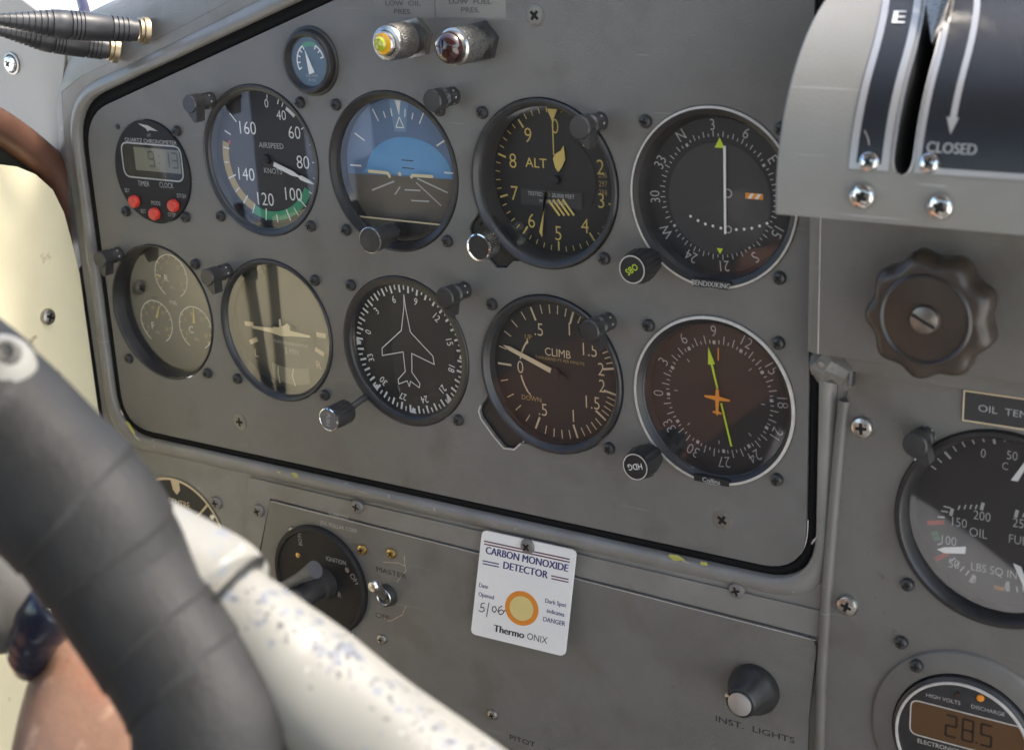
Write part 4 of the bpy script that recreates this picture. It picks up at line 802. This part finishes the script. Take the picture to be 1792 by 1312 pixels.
x, z = at(1605, 1163, 5); screw('black', x-292.5, z+225, 2, t)

# knob housing under the throttle quadrant
t = thing('knob_housing', 'plain grey housing under the throttle quadrant that carries the scalloped knob', 'housing')
g = MB(); x0 = at(1409, 500, 16)[0]
zt, zb = 13, at(1500, 655, 16)[1]; zb = -60
sec = [(x0, 0), (x0, -12), (x0+1.2, -15), (x0+4, -16.5), (x0+5.2, -16.6), (420, -16.6), (420, 0)]
n_ = len(sec); g.add([(x, y, zt) for x, y in sec]+[(x, y, -57) for x, y in sec], [(i, i+1, i+1+n_, i+n_) for i in range(n_-1)]+[tuple(range(n_)), tuple(range(2*n_-1, n_-1, -1))])
part('shell', g, M['engine'], t); part('crease', MB().box(x0+6.2, x0+6.6, -16.9, -16.5, -57, zt), M['ring'], t)
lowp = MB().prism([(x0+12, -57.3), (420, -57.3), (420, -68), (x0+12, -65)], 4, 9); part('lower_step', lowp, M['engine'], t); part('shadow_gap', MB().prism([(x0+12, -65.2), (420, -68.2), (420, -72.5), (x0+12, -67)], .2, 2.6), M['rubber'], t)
kx, kz = at(1618, 560, 40)
t = thing('scalloped_knob', 'large dark scalloped hand knob with a slotted steel screw at its centre', 'knob', (kx, 0, kz))
lob = lambda s, q: 1+.055*math.cos(9*q+.5)
part('stem', MB().lathe([(7, 10), (7, 30)], 0, 32), M['satin'], t)
part('hand_wheel', MB().tube([(0, -y_, 0) for y_ in (25, 26, 29, 34, 37.5, 39, 39.4)], [20, 22.5, 24, 24, 23, 21, 19], 0, 108, rf=lob), M['scal'], t, sharp=50)
part('face_disc', MB().lathe([(19.2, 39.2), (17.8, 39.4), (17.3, 40.3), (16.6, 40.3), (16.1, 39.4), (9, 38.8), (7, 37.2), (6.2, 37)], 0, 64), M['scal'], t, sharp=60)
part('face_ring', MB().lathe([(17.4, 40.2), (16.9, 40.6), (16.4, 40.2)], 0, 64), M['bezel'], t)
sc_ = part('centre_screw', MB().lathe([(6.0, 36.6), (6.0, 39.5), (5.2, 41), (3, 41.8), (.001, 42)], 0, 36), mat('brown_steel', (.24, .215, .19), .38, metal=.9, var=.3, vscale=200), t)
part('slot', MB().line(-4.6, 2.3, 4.6, -2.3, 1.1, 42.05), M['recess'], sc_)

# throttle quadrant: quarter-round cover
YC, ZC, RQ = -5, 20, 72.5
def qp(x, a, e=0):              # point on the curved cover at angle a (degrees), e mm proud
    r = RQ+e; dx = -.0074*max(0, a-40)**2 if x > 240 else 0
    return (x+dx, YC-r*math.cos(R(a)), ZC+r*math.sin(R(a)))
t = thing('throttle_quadrant', 'bulging pale grey throttle quadrant cover with black lever placards, at the top right', 'throttle quadrant')
g = MB(); A = [0]+list(range(5, 111, 5)); X0, X1 = 235.0, 400.0
secq = lambda e: [(YC-RQ+0-e, 14.6)]+[(YC-(RQ+e)*math.cos(R(a)), ZC+(RQ+e)*math.sin(R(a))) for a in A]
So = secq(0); n_ = len(So)
def sheet(g, xs, amin, amax, e=0, m=0):
    aa = [amin+(amax-amin)*i/24 for i in range(25)]
    V = [(x, YC-(RQ+e)*math.cos(R(a)), ZC+(RQ+e)*math.sin(R(a))) for a in aa for x in xs]; k = len(xs)
    g.add(V, [(j*k+i, j*k+i+1, (j+1)*k+i+1, (j+1)*k+i) for j in range(24) for i in range(k-1)], m)
SX0, SX1 = 277.4, 285.4
sheet(g, [X0+1, SX0-3], 0, 110); sheet(g, [SX1+3, X1], 0, 110)
# band with the rounded slot, built as strips each side
aa = [0, 6, 9, 10, 11, 12.4, 14, 18]+list(range(22, 111, 4))
def hw(a): return 0 if a <= 9 else (3.3 if a >= 14 else 3.3*math.sqrt(max(0, 1-((14-a)/5.0)**2)))
xm = (SX0+SX1)/2
for sgn in (-1, 1):
    V = []
    for a in aa:
        o_ = -.0074*max(0, a-40)**2
        p_in = xm+sgn*hw(a)+o_; p_out = xm+sgn*7.0; V += [(p_in if sgn > 0 else p_out, YC-RQ*math.cos(R(a)), ZC+RQ*math.sin(R(a))), (p_out if sgn > 0 else p_in, YC-RQ*math.cos(R(a)), ZC+RQ*math.sin(R(a)))]
    g.add(V, [(2*i, 2*i+1, 2*i+3, 2*i+2) for i in range(len(aa)-1)])
g.box(X0+1, X1, YC-RQ, YC-RQ+3, 14.6, 20)
part('cover', g, M['quad'], t, sharp=50)
g = MB(); V = []                # rounded left flange
for y_, z_ in So+[(60, ZC+60)]:
    d_ = Vector((y_-YC, z_-ZC)).normalized() if z_ > ZC else Vector((-1, 0))
    V += [(X0+1.05, y_, z_), (X0+.3, y_-d_.x*.3, z_-d_.y*.3), (X0, y_-d_.x*1.1, z_-d_.y*1.1), (X0, -1, min(z_, 30))]
g.add(V, [(4*i+j, 4*i+j+1, 4*i+5+j, 4*i+4+j) for i in range(len(So)) for j in range(3)]); part('flange', g, M['quad'], t, sharp=60)
part('lower_lip', MB().box(X0+.4, X1, YC-RQ+1, -1, 14.2, 14.9), M['quad'], t)
def strip_q(g, x0, x1, a0, a1, e, m=0, n=20):
    V = []
    for i in range(n+1):
        a = a0+(a1-a0)*i/n; V += [qp(x0, a, e), qp(x1, a, e)]
    g.add(V, [(2*i, 2*i+1, 2*i+3, 2*i+2) for i in range(n)], m)
wl = part('slot_wall', MB(), M['recess'], t) if False else None
g = MB(); V = []; loop = [(xm-hw(a), a) for a in reversed(aa) if a > 9.01]+[(xm, 9)]+[(xm+hw(a), a) for a in aa if a > 9.01]
for x, a in loop:
    o_ = -.0074*max(0, a-40)**2
    for e in (0, -20): V.append((x+o_, YC-(RQ+e)*math.cos(R(a)), ZC+(RQ+e)*math.sin(R(a))))
g.add(V, [(2*i, 2*i+1, 2*i+3, 2*i+2) for i in range(len(loop)-1)])
strip_q(g, 268, 294, 2, 110, -20); part('lever_slot', g, M['recess'], t)
g = MB(); V = []
for x, a in loop:
    o_ = -.0074*max(0, a-40)**2; sg = -1 if x < xm else 1
    for dx_, e in ((0, -.6), (0, .25), (.55*sg, .05)): V.append((x+dx_+o_, YC-(RQ+e)*math.cos(R(a)), ZC+(RQ+e)*math.sin(R(a))))
g.add(V, [(3*i+j, 3*i+j+1, 3*i+4+j, 3*i+3+j) for i in range(len(loop)-1) for j in range(2)]); part('slot_trim', g, M['alu'], t)
def placard(x0, x1, a0, a1, b, right_border, label):
    g = MB(); strip_q(g, x0, x1, a0, a1, .35, 0); strip_q(g, x0, x0+b, a0, a1, .45, 1); strip_q(g, x0+b, x1, a0, a0+1.6, .46, 1, 2)
    if right_border: strip_q(g, x1-b, x1, a0+1.6, a1, .47, 1)
    return part('placard', g, [M['placard'], M['alu']], t, label=label, sharp=60)
p1 = placard(262.4, 276.6, 10, 100, 2.6, True, 'narrow black placard lettered E')
p2 = placard(285.7, 395, 10, 100, 2.0, False, 'wide black placard reading CLOSED with a down arrow')
def qt(g, s_, x, a, cap, sx=.9, off=0, m=0): g.text(s_, 0, 0, cap, 0, m, 0, sx, off, fn=lambda X, Y, Z: qp(x+X, a+math.degrees(Z/RQ), .6-Y))
g = MB(); qt(g, 'E', 269.3, 57.0, 7.0, 1, .03); part('lettering', g, M['white'], p1)
g = MB(); qt(g, 'CLOSED', 297.6, 17.1, 3.7, .9, .014); strip_q(g, 295.4, 297.6, 25, 100, .6, 0, 16)
g.add([qp(296.5, 20.6, .6), qp(298.5, 25.2, .6), qp(294.3, 25.2, .6)], [(0, 1, 2)]); part('lettering', g, M['alu'], p2)
part('loose_hair', MB().path([(-1, 3.4), (.4, .6), (1.0, -2.2), (.6, -5)], .3, 0), M['ring'], t, loc=(268, YC-RQ*math.cos(R(18))-.8, ZC+RQ*math.sin(R(18))))
for u, v, x, a, kd in ((1523, 283, 269.8, 12.2, 'chromes'), (1628, 286, 290.8, 12.8, 'chromes'), (1512, 343, 268.5, 2.8, 'chrome'), (1648, 361, 296.0, 1.6, 'chrome')):
    p = qp(x, a, .3); o = part('screw', SM[kd], None, t, p); o.rotation_euler = (R(-a), 0, 0)
lv = thing('throttle_lever', 'bright metal lever rising out of the quadrant slot at the top edge', 'lever')
part('blade', MB().add([qp(283.8, 48, -4), qp(284.6, 48, -4), qp(276.4, 74, 18), qp(291, 72, 22), qp(288, 60, 6), qp(283, 47, 1)], [(0, 1, 5), (5, 1, 4), (5, 4, 3, 2), (0, 5, 2)]), M['steel'], lv)
for i, (xx, mm) in enumerate(((279.6, 'steel'),)):
    g = MB(); V = []
    for a, e, wd in ((50, -6, .6), (56, 1, 1.5), (62, 5, 2.6), (68, 9, 3.6), (78, 15, 5.0)): c_ = qp(285.5, a, e); V += [(c_[0]-wd, c_[1], c_[2]), (c_[0]+wd*1.2, c_[1]-wd*.2, c_[2]), (c_[0]+wd*1.2, c_[1]+4, c_[2]+2), (c_[0]-wd, c_[1]+4, c_[2]+2)]
    g.add(V, [(4*j+k_, 4*j+(k_+1) % 4, 4*j+4+(k_+1) % 4, 4*j+4+k_) for j in range(4) for k_ in range(4)]+[(0, 3, 2, 1), (16, 17, 18, 19)]); part('lever_arm', g, M[mm], lv)

# ------------------------------------------------------------------ headset plugs
def plug(label, base, tipp, r, grp='black rubber headset plugs'):
    t = thing('headset_plug', label, 'plug', tuple(base), grp); d = (tipp-base); L = d.length; ax = d.normalized()
    part('gold_collar', MB().lathe([(r*1.08, -2), (r*1.08, .8), (r*.9, 1.1), (r*.9, 1.8), (r*.98, 2.0), (r*.98, 3), (r*.8, 3.4)], 0, 32, (0, 0, 0), ax), mat('pale_brass', (.36, .30, .20), .48, metal=.9, var=.2, vscale=200), t)
    pr = [(r*.86, 4), (r*.9, 8)]
    def ribs(s0, s1, k, ra, rb):
        for i in range(k):
            f0 = s0+(s1-s0)*i/k; f1 = s0+(s1-s0)*(i+.72)/k; f2 = s0+(s1-s0)*(i+.86)/k; ri = ra+(rb-ra)*i/k
            pr.extend([(ri*r, f0*L), (ri*r, f1*L), (ri*r*.9, f1*L+.1), (ri*r*.9, f2*L)])
    ribs(.10, .24, 4, .98, 1.04); pr.append((1.06*r, .25*L)); pr.append((1.12*r, .40*L)); ribs(.41, .52, 4, 1.13, 1.14); pr.append((1.14*r, .53*L)); pr.append((1.12*r, .60*L)); ribs(.61, .97, 9, 1.1, .45); pr += [(.4*r, L), (.3*r, L+60)]
    part('rubber_body', MB().lathe(pr, 0, 36, (0, 0, 0), ax, cap1=True), M['plugrub'], t, sharp=50)
b1 = at3(252, 54, 4); e1 = at3(-6, 34, 70); plug('upper, larger ribbed black headset plug with a gold collar', b1, e1, 6.6)
b2 = at3(200, 88, 4); e2 = at3(-8, 52, 55); plug('lower ribbed black headset plug, half behind the upper one', b2, e2, 6.3)

# ------------------------------------------------------------------ control yoke
t = thing('control_yoke', 'cream control yoke with a black tape-wrapped handgrip crossing the lower left', 'control yoke', (0, 0, 0))
gp_ = [(-120, 640, 345, 21), (-20, 728, 340, 21.3), (75, 835, 338, 22.2), (131, 890, 337, 21.8), (173, 945, 336, 20.9), (212, 1015, 335, 20.0), (255, 1083, 335, 19.2), (300, 1148, 335, 19.0), (342, 1216, 336, 19.2), (368, 1290, 338, 20.3), (385, 1400, 340, 21)]
gs = spline([[*at3(u, v, h_), r_] for u, v, h_, r_ in gp_], 26)
pts_ = [Vector(p[:3]) for p in gs]; rad_ = [p[3]*.97 for p in gs]
part('handgrip', MB().tube(pts_, rad_, 0, 48, rf=lambda s, q: 1+.042*((s*6.2+.16*math.sin(17*s)+.05*math.sin(2*q+31*s)+(q/(2*math.pi))) % 1.0)**.7+.004*math.sin(3*q+25*s)), M['grip'], t, sharp=80)
part('horn_end', MB().tube([Vector(p[:3]) for p in spline([[*at3(u, v, 340)] for u, v in [(-70, 760), (-25, 690), (-6, 648), (2, 618), (5, 592)]], 4)], [14, 13.6, 13.2, 12.8, 12.4, 12, 11.5, 11, 10.6, 10.2, 9.8, 9.2, 8.4, 7.2, 5.4, 3.4, .6], 0, 32), M['yoke'], t, sharp=80)
bh = at3(14, 616, 347.5); part('bolt_hole', MB().lathe([(3.0, -2), (3.0, 1.2), (2.2, 1.6), (1.6, .6), (.001, .4)], 0, 20, bh, (.5, -.75, .45)), M['putty'], t)
sp = [(190, 905, 322, 12), (215, 930, 320, 14), (300, 985, 318, 15), (370, 1038, 316, 16.8), (392, 1056, 316, 16)]
ss = spline([[*at3(u, v, h_), r_] for u, v, h_, r_ in sp], 8)
part('spoke_sleeve', MB().tube([Vector(p[:3]) for p in ss], [p[3] for p in ss], 0, 48, rf=lambda s, q: 1+.012*math.sin(4*q+12*s)), M['yoke'], t, sharp=80)
sp = [(385, 1050, 314, 12.5), (440, 1095, 314, 13.6), (490, 1148, 314, 15.6), (540, 1198, 313, 17.2), (640, 1286, 312, 18), (760, 1384, 311, 19), (900, 1500, 310, 20)]
ss = spline([[*at3(u, v, h_), r_] for u, v, h_, r_ in sp], 10)
part('spoke', MB().tube([Vector(p[:3]) for p in ss], [p[3] for p in ss], 0, 48, rf=lambda s, q: 1+.012*math.sin(4*q+12*s)), M['yoke'], t, sharp=80)
jc = at3(394, 1058, 316); jd = (at3(440, 1095, 314)-at3(340, 1015, 317)).normalized()
part('tape_band', MB().lathe([(15.8, -.5), (16.35, -.3), (16.3, .3), (14, .9)], 0, 56, jc, jd), M['grip'], t)

# a streak of bluish chips worn along the upper flank of the spoke
ym = mat('chipped_yoke_paint', (.27, .262, .235), .46, var=.07, vscale=35, bump=.25, bscale=160, spots=[((.23, .24, .265), 130, .62, .05), ((.07, .07, .08), 300, .70, .02), ((.55, .55, .54), 170, .70, .02)])
def on_spoke(u, v):             # where the sight line meets the round flank of the spoke
    for i in range(200):
        x_, z_ = at(u, v, 345-.3*i); p_ = Vector((x_, -(345-.3*i), z_))
        for a_ in ss:
            if (Vector(a_[:3])-p_).length < a_[3]+.3: return x_, z_
    return x_, z_
nt_ = ym.node_tree; (xa, za), (xb, zb) = on_spoke(560, 1135), on_spoke(770, 1292); sl = (zb-za)/(xb-xa)
tcn = nt_.nodes.new('ShaderNodeTexCoord'); sepn = nt_.nodes.new('ShaderNodeSeparateXYZ'); nt_.links.new(tcn.outputs['Object'], sepn.inputs[0])
def mth(op, a_, b_):
    n_ = nt_.nodes.new('ShaderNodeMath'); n_.operation = op
    for i_, q_ in enumerate((a_, b_)):
        if hasattr(q_, 'links'): nt_.links.new(q_, n_.inputs[i_])
        elif q_ is not None: n_.inputs[i_].default_value = q_
    return n_.outputs[0]
dist = mth('ABSOLUTE', mth('SUBTRACT', sepn.outputs[2], mth('ADD', mth('MULTIPLY', sepn.outputs[0], sl), (za-sl*xa)*S)), None)
band = mth('MAXIMUM', mth('SUBTRACT', .036, mth('MULTIPLY', dist, 26)), -.4)
for scl, th, c_ in ((230, .60, (.17, .18, .21)), (520, .62, (.06, .06, .07))):
    nz = nt_.nodes.new('ShaderNodeTexNoise'); nz.inputs['Scale'].default_value = scl; nz.inputs['Detail'].default_value = 6; nt_.links.new(tcn.outputs['Object'], nz.inputs['Vector'])
    fc = nt_.nodes.new('ShaderNodeMapRange'); fc.inputs['From Min'].default_value = th; fc.inputs['From Max'].default_value = th+.03; nt_.links.new(mth('ADD', nz.outputs[0], band), fc.inputs[0])
    mx = nt_.nodes.new('ShaderNodeMixRGB'); bs = nt_.nodes['Principled BSDF']; src = bs.inputs['Base Color'].links[0].from_socket
    nt_.links.new(fc.outputs[0], mx.inputs[0]); nt_.links.new(src, mx.inputs[1]); mx.inputs[2].default_value = (*c_, 1); nt_.links.new(mx.outputs[0], bs.inputs['Base Color'])
for o_ in t.children:
    if o_.name.split('.')[0] == 'spoke': o_.data.materials[0] = ym

# ------------------------------------------------------------------ the pilot's bare leg behind the yoke, with what lies beside it
t = thing('person', "person's bare leg behind the black handgrip at the bottom left", 'person')
lg = [(150, 1065, 262, 10), (172, 1120, 268, 20), (205, 1200, 276, 32), (240, 1300, 284, 42), (280, 1420, 292, 50), (320, 1600, 300, 56)]
ls = spline([[*at3(u, v, h_), r_] for u, v, h_, r_ in lg], 8)
part('leg', MB().tube([Vector(p[:3]) for p in ls], [p[3] for p in ls], 0, 48, rf=lambda s, q: 1+.03*math.sin(2*q+3*s)+.012*math.sin(5*q+9*s)), M['skin'], t, sharp=90)
sh = [Vector(p) for p in spline([[-20, -470, -330], [60, -492, -366], [140, -505, -416], [260, -520, -500]], 8)]
part('reflected_tube', MB().tube(sh, 38, 0, 32, rf=lambda s, q: 1+.04*math.sin(3*q+8*s)), mat('pale_reflected', (.42, .42, .43), .9, var=.12, vscale=20, bump=.6, bscale=120), t)  # unseen pale tube added for the glare band in the cluster gauge glass
t = thing('rounded_pad', 'rounded grey pad with a glossy dark rim at the left edge behind the handgrip', 'pad')
pa = [(-60, 960, 290, 26), (-20, 1010, 288, 25), (20, 1060, 286, 22), (42, 1092, 284, 17), (56, 1112, 283, 10)]
ps = spline([[*at3(u, v, h_), r_] for u, v, h_, r_ in pa], 8)
part('pad_body', MB().tube([Vector(p[:3]) for p in ps], [p[3] for p in ps], 0, 40, rf=lambda s, q: 1+.02*math.sin(7*q+9*s)), M['greypad'], t, sharp=90)
g_ = [Vector(p[:3]) for p in spline([[*at3(u, v, h_)] for u, v, h_ in [(104, 1050, 300), (88, 1072, 302), (72, 1095, 303), (58, 1122, 303), (50, 1152, 302), (48, 1180, 300)]], 6)]
part('glossy_rim', MB().tube(g_, [5, 7, 8.5, 9, 9, 9, 9, 9, 9, 9, 9, 9, 8.5, 8.5, 8, 8, 8, 8, 7.5, 7.5, 7.5, 7, 7, 7, 6.5, 6, 5.5, 5, 4, 3, 2][:len(g_)], 0, 28), M['bluewhite'], t, sharp=90)
